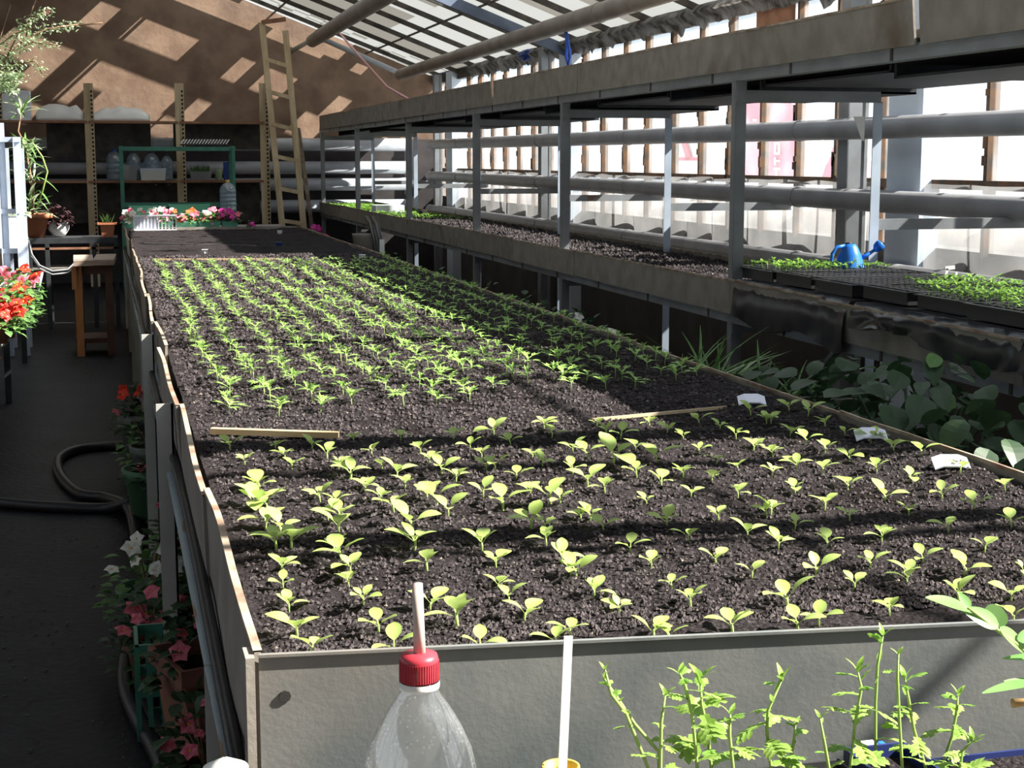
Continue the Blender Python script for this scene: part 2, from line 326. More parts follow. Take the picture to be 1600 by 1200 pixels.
# made-up layout of clear panes, chosen to cast these sun patches (positions on the wall, metres)
patches = []        # centre on the wall, half length down-slope, half length up-sun (metres)
for u, v, la, lb_ in ((270, 52, 95, 57), (163, 14, 26, 60), (345, 14, 150, 52), (342, 78, 34, 24), (380, 108, 26, 26), (175, 120, 100, 34), (238, 150, 70, 26), (102, 145, 46, 30), (312, 166, 40, 40), (62, 84, 60, 34), (15, 60, 50, 34), (50, 122, 40, 30), (246, 212, 34, 34),
                      (440, 30, 150, 60), (500, 62, 120, 60), (455, 72, 100, 40), (430, 118, 50, 36), (548, 114, 18, 44), (500, 152, 18, 60), (522, 160, 26, 56), (478, 205, 40, 30), (640, 205, 30, 30), (20, 158, 60, 50), (95, 178, 70, 26), (190, 180, 100, 26)):
    p = P(u, v, Y=YB); patches.append((p.x, p.z, la / 2 / 119 * .92, lb_ / 2 / 119 * .85))
def near_patch(x, y):
    z = zr(x); t = (YB - y) / .35
    if t < 0 or t > 9: return False
    wx, wz = x - t, z - .92 * t
    for a, b, la, lb_ in patches:           # split the offset into the two shadow directions (1,-.38) and (1,.92)
        dx, dz = wx - a, wz - b; q = (dz + .38 * dx) / 1.30; p = dx - q
        if abs(p) * 1.07 < la and abs(q) * 1.36 < lb_ : return True
    return False
cnt = 0
for j in range(nY):
    ya, yb = Y0 + j * PITCH, min(Y0 + (j + 1) * PITCH, YB)
    fine = ya > 19.2
    for i in range(len(cols) - 1):
        xa, xb = cols[i + 1], cols[i]
        if fine:
            nx, ny = 3, 5
            for a in range(nx):
                for b in range(ny):
                    px, py = xa + (xb - xa) * (a + .5) / nx, ya + (yb - ya) * (b + .5) / ny
                    clear = near_patch(px, py)
                    me = pane_me((xb - xa) / nx + .004, (yb - ya) / ny + .002)[0 if clear else 1]
                    
                    piece(me, 'pane', None, ceil, (px, py, zr(px)))
            continue
        if i % 2 == 1 and i < 6: continue
        if i < 6: xa, xb = cols[i + 2], cols[i]
        px, py = (xa + xb) / 2, (ya + yb) / 2
        clear = (xb > 2.3 and py < 10.6) or (xb > 2.0 and py < 15 and xb < 3.4) or (xb < 2.3 and xb > 1.0 and 5 < py < 12.5 and random.random() < .5)  # panes set clear where sun is wanted on bed and left aisle
        if xb < 2.3 and xb > 1.0 and 14 < py < 19 and random.random() < .5: clear = True
        me = pane_me(xb - xa + .002, yb - ya + .002)[0 if clear else 1]
        piece(me, 'pane', None, ceil, (px, py, zr(px)))
# glazing bars
b = MB().beam((XW, 0, ZE), (XR, 0, zr(XR)), .034, .05); bme = mesh(b, 'dark_bar')
for j in range(0, nY + 1, 2): piece(bme, 'glazing_bar', None, ceil, (0, Y0 + j * PITCH, -.03))
b = MB().beam((XW, 0, ZE - .1), (XR, 0, zr(XR) - .08), .06, .10); rme = mesh(b, 'blue_grey')
for y, wy in ((-1.2, 1), (1.80, 1.3), (2.42, .6), (2.76, 2.2), (4.9, .7), (8.6, .8), (14.4, .8)): piece(rme, 'rafter', None, ceil, (0, y, -.02), None, (1, wy, 1))
for x, r in ((3.46, .012), (2.2, .012), (1.1, .02), (4.05, .012)):
    MB().beam((x, YF, zr(x) - .05), (x, YB, zr(x) - .05), r * 1.4, r * 1.6).build('purlin', 'dark_bar', ceil)
MB().add([(XR, YF, zr(XR)), (XL - .1, YF, 3.05), (XL - .1, YB, 3.05), (XR, YB, zr(XR)), (XR, YF, zr(XR) + .04), (XL - .1, YF, 3.09), (XL - .1, YB, 3.09), (XR, YB, zr(XR) + .04)],
         [(3, 2, 1, 0), (4, 5, 6, 7), (0, 1, 5, 4), (1, 2, 6, 5), (2, 3, 7, 6), (3, 0, 4, 7)]).build('left_slope', 'wall_paint', ceil)  # unseen left roof half, a solid plane added to block light
MB().beam((XW + .04, YF, ZE + .01), (XW + .04, YB, ZE + .01), .16, .08).build('eave_plate', 'dark_bar', ceil)
# outside
mb = MB(); mb.add([(XW + .25, -30, .2), (90, -30, .2), (90, 90, .2), (XW + .25, 90, .2), (XL - .2, -30, .2), (XL - .2, 90, .2), (-60, 90, .2), (-60, -30, .2)], [(0, 1, 2, 3), (4, 5, 6, 7)]); tag(mb.build('ground_outside', 'snow'), kind='structure')
# ================================================================== PIPES
def pipe(name, a, b, r, m, lab, group=None, joints=()):
    t = thing(name, a, lab, 'pipe', group); MB().tube([a, b], r, 20).build('tube', m, t, True)
    a = Vector(a); b = Vector(b)
    for q in joints:
        c = a.lerp(b, q); d = (b - a).normalized() * .012; MB().tube([c - d, c + d], r * 1.07, 20).build('weld_joint', m, t, True)
    return t
XP = 4.2
def pz(u, v): return P(u, v, X=XP).z
for lab, z0, z1, y0 in (('grey heating pipe, topmost of three along the window wall', pz(1500, 198), pz(900, 215), 2.2),
                    ('grey heating pipe along the foot of the windows, middle of the three', pz(1500, 324), pz(800, 281), 2.2),
                    ('grey heating pipe just behind the lower bench, lowest on the window wall', pz(1500, 441), pz(800, 346), 2.2)):
    z = (z0 + z1) / 2; pipe('heating_pipe', (XP, y0, z0), (XP, 20.4, z1), .062, 'pipe_paint', lab, None, (.18, .2, .37, .55, .7, .9))
for (v, lab, x0) in ((226, 'pale pipe across the back wall, topmost of four behind ladder', -1.6), (262, 'pale pipe across the back wall, second from the top', -1.6), (288, 'pale pipe across the back wall, third from the top', -1.6), (322, 'pale pipe across the back wall, lowest of the four', -1.6)):
    z = P(500, v, Y=20.75).z; pipe('wall_pipe', (x0, 20.75, z), (3.95, 20.75, z), .085, 'white_pipe', lab, None, (.4, .43))
za = P(800, 63, X=3.75).z
pipe('ceiling_pipe', (3.75, 2.5, za + .05), (3.75, 20.05, P(628, 116, X=3.75).z), .075, 'warm_pipe', 'thick tan pipe running under the roof above the upper shelf', None, (.3, .36, .47, .52, .8))
pa_, pb_ = P(488, 64, Y=19.8), P(590, 0, Y=13.0); pn_ = pa_ + (pb_ - pa_) * ((19.8 - 4) / 6.8)
pipe('ceiling_pipe', pn_, pa_, .08, 'warm_pipe', 'thick tan pipe under the roof ending left of the ladder top', None, (.5, .92))
pipe('thin_pipe', P(498, 58, Y=20.5), P(628, 116, Y=20.5), .035, 'white_pipe', 'thin white pipe slanting along back wall between the two tan pipes')
pipe('thin_pipe', P(452, 82, Y=20.5), P(498, 56, Y=20.5), .03, 'warm_pipe', 'short thin tan pipe rising from ladder to thick pipe end')
# ================================================================== PLANTING BED
BX0, BX1, BY0, BY1, BZ = .18, 1.82, 2.02, 15.4, .95
bed = thing('planting_bed', (1, BY0, 0), 'long raised planting bed of dark soil walled with grey sheets', 'planting bed')
n, ny = 120, 900
ts = np.linspace(0, 1, ny + 1); ysx = BY0 + .01 + (BY1 - BY0 - .02) * (.35 * ts + .65 * ts ** 2.2)
xs = np.linspace(BX0 + .006, BX1 - .006, n + 1); mb = MB()
def soil_h(x, y):
    h = .925 + .010 * noise.noise(Vector((x * 3, y * 3, 0))) + .009 * noise.noise(Vector((x * 12, y * 12, 1))) + .006 * noise.noise(Vector((x * 38, y * 38, 2)))
    return h + .012 * max(0, min(1, (x - 1.55) / .25))
f0, f1 = P(404, 1022, Z=.952), P(1600, 968, Z=.952); f1 = f0 + (f1 - f0) * ((BX1 - f0.x) / (f1.x - f0.x))
def yfr(x): return f0.y + (f1.y - f0.y) * (x - f0.x) / (f1.x - f0.x)
vs = []
for y_ in ysx:
    for x in xs:
        y = y_ + (yfr(x) + .003 - ysx[0]) * max(0, 1 - (y_ - ysx[0]) / 1.5)
        h = soil_h(x, y) + (.004 * noise.noise(Vector((x * 110, y * 110, 3))) if y < 8 else 0); vs.append((x, y, h))
mb.add(vs, [(j * (n + 1) + i, j * (n + 1) + i + 1, (j + 1) * (n + 1) + i + 1, (j + 1) * (n + 1) + i) for j in range(ny) for i in range(n)])
tag(mb.build('soil', 'soil', bed, True), kind='stuff')
def crumbs(x0, x1, y0, y1, num, r0, r1, hf, parent, m, name, pw=2.0):
    mb = MB()
    for k in range(num):
        x = R(x0, x1); y = y0 + (y1 - y0) * random.random() ** pw; r = R(r0, r1) * (1 + .25 * (y - y0)); z = hf(x, y) + r * .3
        a = R(0, 6); c, s_ = math.cos(a) * r, math.sin(a) * r; q = R(.6, 1)
        mb.add([(x + c, y + s_, z), (x - s_ * q, y + c * q, z), (x - c, y - s_, z), (x + s_ * q, y - c * q, z), (x + R(-.3, .3) * r, y, z + r * R(.6, 1)), (x, y, z - r)], [(0, 1, 4), (1, 2, 4), (2, 3, 4), (3, 0, 4)])
    return tag(mb.build(name, m, parent), kind='stuff')
crumbs(BX0 + .02, BX1 - .02, BY0 + .02, 11, 42000, .0022, .006, soil_h, bed, 'crumb', 'soil_crumbs')
crumbs(BX0 + .02, BX1 - .02, BY0 + .02, 10, 900, .0018, .004, soil_h, bed, 'crumb_pale', 'pale_grit')
def sheet(pts, z0, z1, th, parent, m='asbestos', name='side_sheet', edge=True, lean=0.0, nrm=(-1, 0, 0), wob=.006, seed=0):
    """upright sheet along pts (x,y), gently bowed; light on the top edge is painted as a cream sub-part"""
    a = Vector((*pts[0], 0)); b = Vector((*pts[1], 0)); nr = Vector(nrm); K = 14; zz = [z0, (z0 + z1) / 2, z1]; vs = []
    for side in (0, 1):
        for i in range(K + 1):
            for z in zz:
                t = i / K; p = a.lerp(b, t); h = (z - z0) / (z1 - z0)
                o = wob * noise.noise(Vector((t * 1.6, seed * 7.3, h * .5))) * 1.6 + lean * h + (th if side else 0)
                zt = z + (.0025 * noise.noise(Vector((t * 6, seed, 5))) if z == z1 else 0)
                vs.append(Vector((p.x, p.y, zt)) + nr * o)
    S = (K + 1) * 3; fs = []
    for i in range(K):
        for j in range(2):
            q = i * 3 + j; fs += [(q, q + 1, q + 4, q + 3), (S + q, S + q + 3, S + q + 4, S + q + 1)]
        fs += [(i * 3 + 2, S + i * 3 + 2, S + (i + 1) * 3 + 2, (i + 1) * 3 + 2), (i * 3, (i + 1) * 3, S + (i + 1) * 3, S + i * 3)]
    for i in (0, K): fs += [(i * 3, S + i * 3, S + i * 3 + 1, i * 3 + 1), (i * 3 + 1, S + i * 3 + 1, S + i * 3 + 2, i * 3 + 2)]
    mb = MB(); mb.add(vs, fs); o = mb.build(name, m, parent, False)
    if edge:
        e = MB(); vs2 = []
        for i in range(K + 1):
            for p in (vs[i * 3 + 2], vs[S + i * 3 + 2]): vs2 += [p + Vector((0, 0, .003)), p + Vector((0, 0, -.006))]
        fs = []
        for i in range(K):
            q = i * 4; fs += [(q, q + 2, q + 6, q + 4), (q, q + 4, q + 5, q + 1), (q + 2, q + 3, q + 7, q + 6)]
        e.add([v + (nr * (.0015 if k % 4 > 1 else -.0015)) for k, v in enumerate(vs2)], fs); e.build('lit_edge', 'sheet_edge', o)
    return o
ly = [2.02, 3.05, 4.2, 5.5, 6.3, 7.6, 8.7, 9.6, 10.7, 11.8, 12.9, 14.1, 15.4]
for k, (a, b_) in enumerate(zip(ly[:-1], ly[1:])):
    sheet(((BX0 + R(-.004, .004), a - .03), (BX0 + R(-.012, .006), b_)), .75, BZ + R(-.008, .012), .009, bed, lean=R(.0, .018), seed=k, wob=.009)
ry = [2.02, 3.6, 5.2, 6.9, 8.5, 10.2, 11.8, 13.6, 15.4]
for k, (a, b_) in enumerate(zip(ry[:-1], ry[1:])):
    sheet(((BX1, a), (BX1, b_)), .75, BZ + R(-.004, .006), .004, bed, nrm=(1, 0, 0), lean=.004, seed=40 + k, wob=.005)
MB().span((BX0, BY1, .75), (BX1, BY1 + .01, BZ)).build('end_sheet', 'asbestos', bed)
# near end: zinc sheet slightly skew, with a folded top
fr = MB(); fr.beam((f0.x, f0.y, .84), (f1.x, f1.y, .84), .006, .22); fp = fr.build('front_sheet', 'zinc', bed)
MB().beam((f0.x, f0.y - .004, .951), (f1.x, f1.y - .004, .951), .008, .004).build('folded_edge', 'zinc', fp)
MB().beam((f0.x - .012, f0.y - .01, .85), (f0.x - .012, f0.y + .04, .85), .012, .2).build('corner_strip', 'asbestos', bed)
for u, v in ((445, 1086), (598, 1106), (1185, 1180), (925, 1028)):
    p = P(u, v, Y=f0.y - .003); MB().tube([p, p + Vector((0, -.006, 0))], .008 if u == 445 else .004, 8).build('bolt_head', 'dirt_spot', fp)
MB().span((BX0, BY0, .735), (BX1, BY1, .75)).build('bottom_sheet', 'asbestos', bed)
for x, m in ((BX0 - .022, 'rusty_rail'), (BX1 + .02, 'painted_steel')):
    MB().angle((x, BY0, .735), (x, BY1, .735), .05, .006).build('frame_rail', m, bed)
for k, y in enumerate([2.6, 4.32, 6.1, 7.9, 9.6, 11.4, 13.2, 15.1]):
    for x in (BX0 - .047 if k in (1, 2) else BX0 - .025, BX1 + .02):
        mb = MB(); top = .93 if (x < 1 and k in (1, 2)) else .74
        mb.box((x, y, top / 2), (.046, .006, top)); mb.box((x + (.02 if x < 1 else -.02), y + .02, top / 2), (.006, .046, top)); mb.build('leg', 'leg_lit' if x < 1 else 'painted_steel', bed)  # left legs get the colour with light painted in
    MB().beam((BX0, y, .70), (BX1, y, .70), .04, .05).build('cross_bar', 'painted_steel', bed)
# black water pipe clipped along the left side
pts = [(BX0 - .03 - .006 * math.sin(y * 1.3), y, .775 + .006 * math.sin(y * 2.1)) for y in np.arange(1.9, 15.3, .3)]
tag(MB().tube(pts, .012, 8).build('water_pipe', 'black_rubber', None, True), 'thin black pipe running along the left side of the long bed', 'pipe')
# divider strips lying on the soil
def strip(a, b, w, h, m, lab, name='divider_strip', z=0.0):
    a = P(*a, Z=.94); b = P(*b, Z=.94); a.z = soil_h(a.x, a.y) + h / 2 + z; b.z = soil_h(b.x, b.y) + h / 2 + z
    tag(MB().beam(a, b, w, h).build(name, m), lab, 'strip')
strip((330, 675), (529, 677), .022, .014, 'wood_strip', 'pale yellow wooden strip lying across the bed at left, between the two crops', z=.008)
strip((925, 651), (1135, 634), .006, .008, 'wood_cream', 'thin greyish cane lying on soil beside white plate label')
strip((243, 406), (436, 404), .012, .012, 'wood_strip', 'thin wooden batten dividing the green seedlings from bare soil')
strip((225, 378), (400, 381), .010, .010, 'wood_grey', 'grey batten across the bare far end of the bed')
def plate(u0, u1, v, lab, slot=False):
    a = P(u0, v, Z=.95); b = P(u1, v, Z=.95); c = (a + b) / 2; z = soil_h(c.x, c.y); L = (b - a).length
    t = thing('plant_label', (c.x, c.y, z), lab, 'plant label'); mb = MB(); ang = math.atan2(b.y - a.y, b.x - a.x)
    R3 = Matrix.Rotation(ang, 3, 'Z')
    vs = [R3 @ Vector((x, yy * .018, .012 + .018 * (yy > 0) + (0.003 if abs(x) < .02 else -.004))) + Vector((c.x, c.y, z)) for x in (-L / 2, -L / 4, 0, L / 4, L / 2) for yy in (-1, 1)]
    vs += [v_ + Vector((0, 0, -.003)) for v_ in vs]
    fs = [(i * 2, i * 2 + 2, i * 2 + 3, i * 2 + 1) for i in range(4)] + [(10 + i * 2, 11 + i * 2, 13 + i * 2, 12 + i * 2) for i in range(4)] + [(i * 2, i * 2 + 10, i * 2 + 12, i * 2 + 2) for i in range(4)] + [(i * 2 + 1, i * 2 + 3, i * 2 + 13, i * 2 + 11) for i in range(4)] + [(0, 1, 11, 10), (8, 18, 19, 9)]
    mb.add(vs, fs); mb.build('plate', 'label_plastic', t)
    if slot:
        for q in (.6, .8): p = R3 @ Vector((L * (q - .5), 0, .024)) + Vector((c.x, c.y, z)); MB().box(p, (.006, .03, .004), ang).build('rib', 'grey_card', t)
    MB().box(Vector((c.x, c.y + .006, z + .005)), (.008, .004, .04), ang).build('stake', 'label_plastic', t)
plate(1153, 1196, 626, 'white plastic plate label at the end of the thin cane')
plate(1336, 1386, 679, 'white plastic plate label by the right bed edge, behind a seedling', True)
plate(1458, 1514, 724, 'white plastic plate label by the right bed edge, nearest of three', True)
for u, v, m, lab in ((436, 381, 'dark_blue', 'small blue peg standing in the far bare soil'), (566, 401, 'white_plastic', 'small white tag standing in soil near the right edge'), (320, 391, 'white_plastic', 'tiny white tag lying on the lit bare soil'), (437, 361, 'white_plastic', 'tiny white tag in the shaded far end of the bed')):
    p = P(u, v, Z=.95); z = soil_h(p.x, p.y); t = thing('marker_tag', (p.x, p.y, z), lab, 'tag'); MB().box((p.x, p.y, z + .02), (.045, .006, .03), 0, .4).build('plate', m, t); MB().box((p.x, p.y, z), (.008, .005, .03)).build('stake', m, t)
# ================================================================== BENCH (welded two-shelf staging along the windows)
FX, RX = 2.75, 3.46; PY = [4.1, 6.53, 9.27, 11.66, 14.43, 17.52, 20.45]; BYA, BYB = 3.0, 20.55
ZU, ZUJ, ZUB, ZL, ZLJ, ZLB = 2.165, 2.005, 1.95, 1.055, .914, .862
bench = thing('plant_bench', (FX, BYA, 0), 'long two-shelf steel plant bench with grey side boards along the windows', 'plant bench')
for y in PY:
    mb = MB(); mb.box((FX + .025, y, ZU / 2 - .05), (.05, .006, ZU - .13)); mb.box((FX + .003, y + .025, ZU / 2 - .05), (.006, .05, ZU - .13)); mb.build('post', 'painted_steel', bench)
    mb = MB(); mb.box((RX - .022, y - .03, .93), (.045, .006, 1.86)); mb.box((RX - .003, y - .01, .93), (.006, .045, 1.86)); mb.build('post', 'pale_steel', bench)
    MB().box(((FX + RX) / 2, y - .01, 1.885), (RX - FX, .006, .05)).build('cross_bar', 'painted_steel', bench)
    MB().box(((FX + RX) / 2, y - .01, .84), (RX - FX, .006, .05)).build('cross_bar', 'painted_steel', bench)
    MB().box(((RX + XW) / 2 - .05, y + .0, P(1390, 341, X=3.9).z), (XW - RX - .1, .03, .05)).build('wall_bracket', 'painted_steel', bench)
for (z0, z1) in ((ZUB, ZUJ), (ZLB, ZLJ)):
    MB().span((FX - .004, BYA, z0), (FX + .003, BYB, z1)).span((FX, BYA, z0), (FX + .05, BYB, z0 + .006)).build('front_rail', 'painted_steel', bench)
    MB().span((RX, BYA, z0), (RX + .006, BYB, z1)).span((RX - .05, BYA, z0), (RX, BYB, z0 + .006)).build('rear_rail', 'painted_steel', bench)
for k, y in enumerate(np.arange(3.4, 20.4, .85)):     # worn joints in the rails
    for z in (ZUB, ZLB): MB().box((FX - .006, y, z + .027), (.004, .018, .05)).build('weld_patch', 'dark_bar', bench)
ub = [3.0, 4.9, 6.42, 8.9, 11.0, 13.1, 15.05, 16.9, 17.6, 18.4, 20.45]
for k, (a, b_) in enumerate(zip(ub[:-1], ub[1:])):
    sheet(((FX - .008, a + .012), (FX - .008, b_ + (.02 if k % 3 else -.02))), ZUJ - .01, ZU + R(-.008, .008), .009, bench, lean=R(-.004, .02), seed=60 + k, wob=.006)
lb = [3.0, 4.15, 5.55, 6.53, 7.55, 8.95, 10.4, 12.2, 13.6, 15.2, 17.0, 18.7, 20.45]
for k, (a, b_) in enumerate(zip(lb[:-1], lb[1:])):
    sheet(((FX - .008, a + .008), (FX - .008, b_ + (.02 if k % 3 else -.01))), ZLJ - .01, ZL + R(-.008, .008), .009, bench, lean=R(-.004, .02), seed=80 + k, wob=.006)
sheet(((RX + .01, BYA), (RX + .01, BYB)), ZLJ, ZL - .01, .008, bench, seed=99, nrm=(1, 0, 0)); sheet(((RX + .01, BYA), (RX + .01, BYB)), ZUJ, ZU, .008, bench, seed=98, nrm=(1, 0, 0))
MB().span((FX, BYA, ZLJ - .04), (RX, BYB, ZLJ - .02)).build('bottom_sheet', 'asbestos', bench)
# upper shelf: dark trays hung in the frame, each a piece
for y in np.arange(3.0, 20.0, 1.22):
    mb = MB(); x0, x1 = FX + .16, 3.74; y1 = y + 1.2; z = 1.962
    mb.span((x0, y, z), (x1, y1, z + .012)); mb.span((x0, y, z), (x1, y + .01, z + .05)); mb.span((x0, y1 - .01, z), (x1, y1, z + .05)); mb.span((x0, y, z), (x0 + .01, y1, z + .05)); mb.span((x1 - .01, y, z), (x1, y1, z + .07))
    lowr = .055 if int(round((y - 3) / 1.22)) % 2 else .03
    mb.span((x0 + .02, y, z - lowr), (x1 - .02, y + .02, z)); mb.span((x0 + .02, y1 - .02, z - lowr), (x1 - .02, y1, z)); mb.span((x0 + .02, y, z - lowr), (x1 - .02, y1, z - lowr + .01))
    mb.build('hanging_tray', 'dark_tray', bench)
MB().span((FX, BYA, ZUJ + .015), (RX, BYB, ZUJ + .03)).build('top_sheet', 'dark_tray', bench)
def bsoil(x, y): return 1.012 + .012 * noise.noise(Vector((x * 5, y * 5, 9))) + .008 * noise.noise(Vector((x * 20, y * 20, 9)))
mb = MB(); nx, ny = 24, 500
ys2 = [5.9 + (BYB - 5.95) * (j / ny) for j in range(ny + 1)]
mb.add([(FX + (RX - FX) * i / nx, y, bsoil(FX + (RX - FX) * i / nx, y)) for y in ys2 for i in range(nx + 1)], [(j * (nx + 1) + i, j * (nx + 1) + i + 1, (j + 1) * (nx + 1) + i + 1, (j + 1) * (nx + 1) + i) for j in range(ny) for i in range(nx)])
tag(mb.build('bench_soil', 'soil', bench, True), kind='stuff')
crumbs(FX + .01, RX, 5.9, 15, 7000, .005, .010, bsoil, bench, 'crumb', 'soil_crumbs', 1.3)
crumbs(FX + .01, RX, 5.9, 15, 500, .004, .007, bsoil, bench, 'crumb_pale', 'pale_grit', 1.3)
MB().beam(P(1256, 612, X=3.0), P(1310, 546, X=3.0), .035, .02).build('brace', 'painted_steel', bench)
# black film thrown over the near part of the lower bench
def film_sheet(y0, y1, hang, lab, seed, big=1):
    mb = MB(); n = int((y1 - y0) / .03); prof = [(FX + .35, 1.062), (FX + .1, 1.064), (FX - .005, 1.068), (FX - .03, 1.03), (FX - .035, .97), (FX - .035, .90), (FX - .035, .84)]
    K = len(prof); vs = []
    for i in range(n + 1):
        y = y0 + (y1 - y0) * i / n; hg = hang(y)
        for k, (x, z) in enumerate(prof):
            if k >= 3: z = 1.06 - (1.06 - hg) * (k - 2) / (K - 3)
            q = noise.noise(Vector((y * 7, k * .6, seed))) * .022 * big + noise.noise(Vector((y * 19, k, seed + 3))) * .01 * big
            vs.append((x - (abs(q) if k >= 2 else 0), y, z + (q * .4 if k > 2 else 0)))
    mb.add(vs, [(i * K + k, (i + 1) * K + k, (i + 1) * K + k + 1, i * K + k + 1) for i in range(n) for k in range(K - 1)])
    return tag(mb.build('black_film', 'black_film', None, True), lab, 'film')
film_sheet(5.34, 6.44, lambda y: .885 + .02 * math.sin(y * 9), 'black plastic film hanging square over the bench front left of bare board', 11)
film_sheet(3.2, 5.30, lambda y: .985 - .045 * (5.3 - y) + .02 * math.sin(y * 8), 'crumpled black plastic film bunched under the seedling trays at the right', 23, 1.5)
# seedling trays
def cell_tray(x0, x1, y0, y1, z, lab, cover, seed, nx=10, ny=6, hgt=.05, rz=0):
    t = thing('seedling_tray', ((x0 + x1) / 2, (y0 + y1) / 2, z), lab, 'tray', 'black cell trays on the near end of the lower bench')
    mb = MB(); cx, cy = (x1 - x0) / nx, (y1 - y0) / ny; top = z + hgt
    mb.span((x0, y0, z), (x1, y0 + .004, top)); mb.span((x0, y1 - .004, z), (x1, y1, top)); mb.span((x0, y0, z), (x0 + .004, y1, top)); mb.span((x1 - .004, y0, z), (x1, y1, top)); mb.span((x0, y0, z), (x1, y1, z + .003))
    for i in range(1, nx): mb.span((x0 + i * cx - .003, y0, z + .01), (x0 + i * cx + .003, y1, top - .001))
    for j in range(1, ny): mb.span((x0, y0 + j * cy - .003, z + .01), (x1, y0 + j * cy + .003, top - .001))
    mb.span((x0 - .012, y0 - .012, top - .004), (x1 + .012, y0, top)); mb.span((x0 - .012, y1, top - .004), (x1 + .012, y1 + .012, top)); mb.span((x0 - .012, y0, top - .004), (x0, y1, top)); mb.span((x1, y0, top - .004), (x1 + .012, y1, top))
    mb.build('cell_frame', 'black_plastic', t)
    mb = MB(); mb.span((x0 + .004, y0 + .004, top - .014), (x1 - .004, y1 - .004, top - .009)); mb.build('soil', 'soil', t)
    mb = MB()
    for i in range(nx):
        for j in range(ny):
            u, v = (i + .5) / nx, (j + .5) / ny
            if not cover(u, v): continue
            px, py = x0 + (i + .5) * cx + R(-.006, .006), y0 + (j + .5) * cy + R(-.006, .006)
            h = R(.012, .028)
            mb.tube([(px, py, top - .01), (px + R(-.004, .004), py, top + h)], .0012, 4, False)
            for q in range(random.choice((4, 5, 6))):
                a = R(0, 6.28); mb.leaf((px, py, top + h * R(.5, 1)), (math.cos(a), math.sin(a), R(.2, .9)), (0, 0, 1), R(.018, .03), R(.009, .013), R(0, .5), 'oval', n=3)
    if mb.v: tag(mb.build('seedlings', 'leaf_tray', t), kind='stuff')
    return t
tz = 1.066
for k, (y0, y1, x0, lab, cov) in enumerate((
    (6.20, 6.62, 2.80, 'cell tray with the watering can standing in its greenery', lambda u, v: u > .05 or v > .5),
    (5.82, 6.16, 2.80, 'mostly empty cell tray just in front of the watering can tray', lambda u, v: u < .12 and v > .6),
    (5.45, 5.78, 2.80, 'empty-looking cell tray with a few seedlings at its right end', lambda u, v: u > .7 and v < .4),
    (5.06, 5.40, 2.82, 'cell tray, half bare at left and green at right, behind the fullest one', lambda u, v: u > .22),
    (4.66, 5.02, 2.84, 'fullest cell tray of bright green seedlings near the frame edge', lambda u, v: True),
    (4.26, 4.62, 2.80, 'cell tray with low green seedlings at the right frame edge', lambda u, v: u > .1),
    (3.86, 4.22, 2.80, 'cell tray nearest the camera on the lower bench', lambda u, v: True))):
    cell_tray(x0, x0 + .60, y0, y1, tz + .002 + (.004 if k % 2 else 0), lab, cov, k, 12, 7)
for k, (u, v) in enumerate(((1250, 433),)):
    p = P(u, v, Z=1.09)
# watering can
wc = P(1327, 421, Z=1.10); wx, wy = wc.x, 6.42; wc = P(1327, 421, Y=wy); wx, wz = wc.x, wc.z
t = thing('watering_can', (wx, wy, wz), 'small blue plastic watering can standing on the green seedling tray', 'watering can'); s = .066 / 21 * 1.0
hb = abs(P(1327, 381, Y=wy).z - wz); rb = (P(1348, 421, Y=wy).x - P(1306, 421, Y=wy).x) / 2
MB().lathe((wx, wy, wz), [(rb * .95, 0), (rb, .01), (rb * .98, hb * .12), (rb * .78, hb * .55), (rb * .55, hb * .85), (rb * .38, hb * .98), (rb * .3, hb), (rb * .28, hb * .96)], 24).build('body', 'blue_plastic', t, True)
MB().lathe((wx - rb * .1, wy, wz + hb * .98), [(rb * .22, 0), (rb * .22, hb * .07), (0.001, hb * .07)], 12).build('filler_stub', 'black_rubber', t, True)
MB().tube([(wx - rb * .35, wy, wz + hb * .93), (wx - rb * .95, wy, wz + hb * .88), (wx - rb * 1.3, wy, wz + hb * .62), (wx - rb * 1.35, wy, wz + hb * .3), (wx - rb * 1.05, wy, wz + hb * .1), (wx - rb * .8, wy, wz + hb * .08)], hb * .07, 10).build('handle', 'blue_plastic', t, True)
sp = (wx + rb * 1.95, wy, wz + hb * .78)
MB().tube([(wx + rb * .7, wy, wz + hb * .38), (wx + rb * 1.3, wy, wz + hb * .56), sp], [hb * .09, hb * .075, hb * .06], 10).build('spout', 'blue_plastic', t, True)
MB().tube([(sp[0] - .006, wy, sp[2] - .01), (sp[0] + .006, wy, sp[2] + .006), (sp[0] + .02, wy, sp[2] + .02), (sp[0] + .024, wy, sp[2] + .024)], [hb * .07, hb * .19, hb * .21, hb * .19], 14).build('rose', 'blue_plastic', t, True)
# paper labels and odd bits on the bench
def scrap(u, v, w_, h_, m, lab, Y, name='paper_label', cat='label', tilt=0, depth=.004):
    p = P(u, v, Y=Y); o = MB().box((0, 0, 0), (w_, depth, h_)).build(name, m); o.location = p; o.rotation_euler = (R(-.1, .1), tilt, R(-.2, .2)); return tag(o, lab, cat)
def cut(o): return o
p = P(1478, 428, Z=1.13); t = thing('plant_label', (p.x, p.y, 1.11), 'bent white plastic label sticking up from trays left of the frame edge', 'plant label')
MB().box((p.x, p.y, 1.125), (.012, .003, .055), 0, 0, .2).build('stake', 'white_plastic', t); MB().box((p.x + .018, p.y, 1.155), (.045, .003, .016), 0, 0, -.1).build('flag', 'white_plastic', t)
p = P(1494, 433, Z=1.12); tag(MB().box((p.x, p.y, 1.118), (.010, .003, .045)).build('plant_label', 'white_plastic'), 'short white plastic label right beside the bent label', 'plant label')
t = thing('paper_strip', (FX + .7, 6.45, 1.6), 'torn white paper strip taped to the rear bench post above the watering can', 'paper')
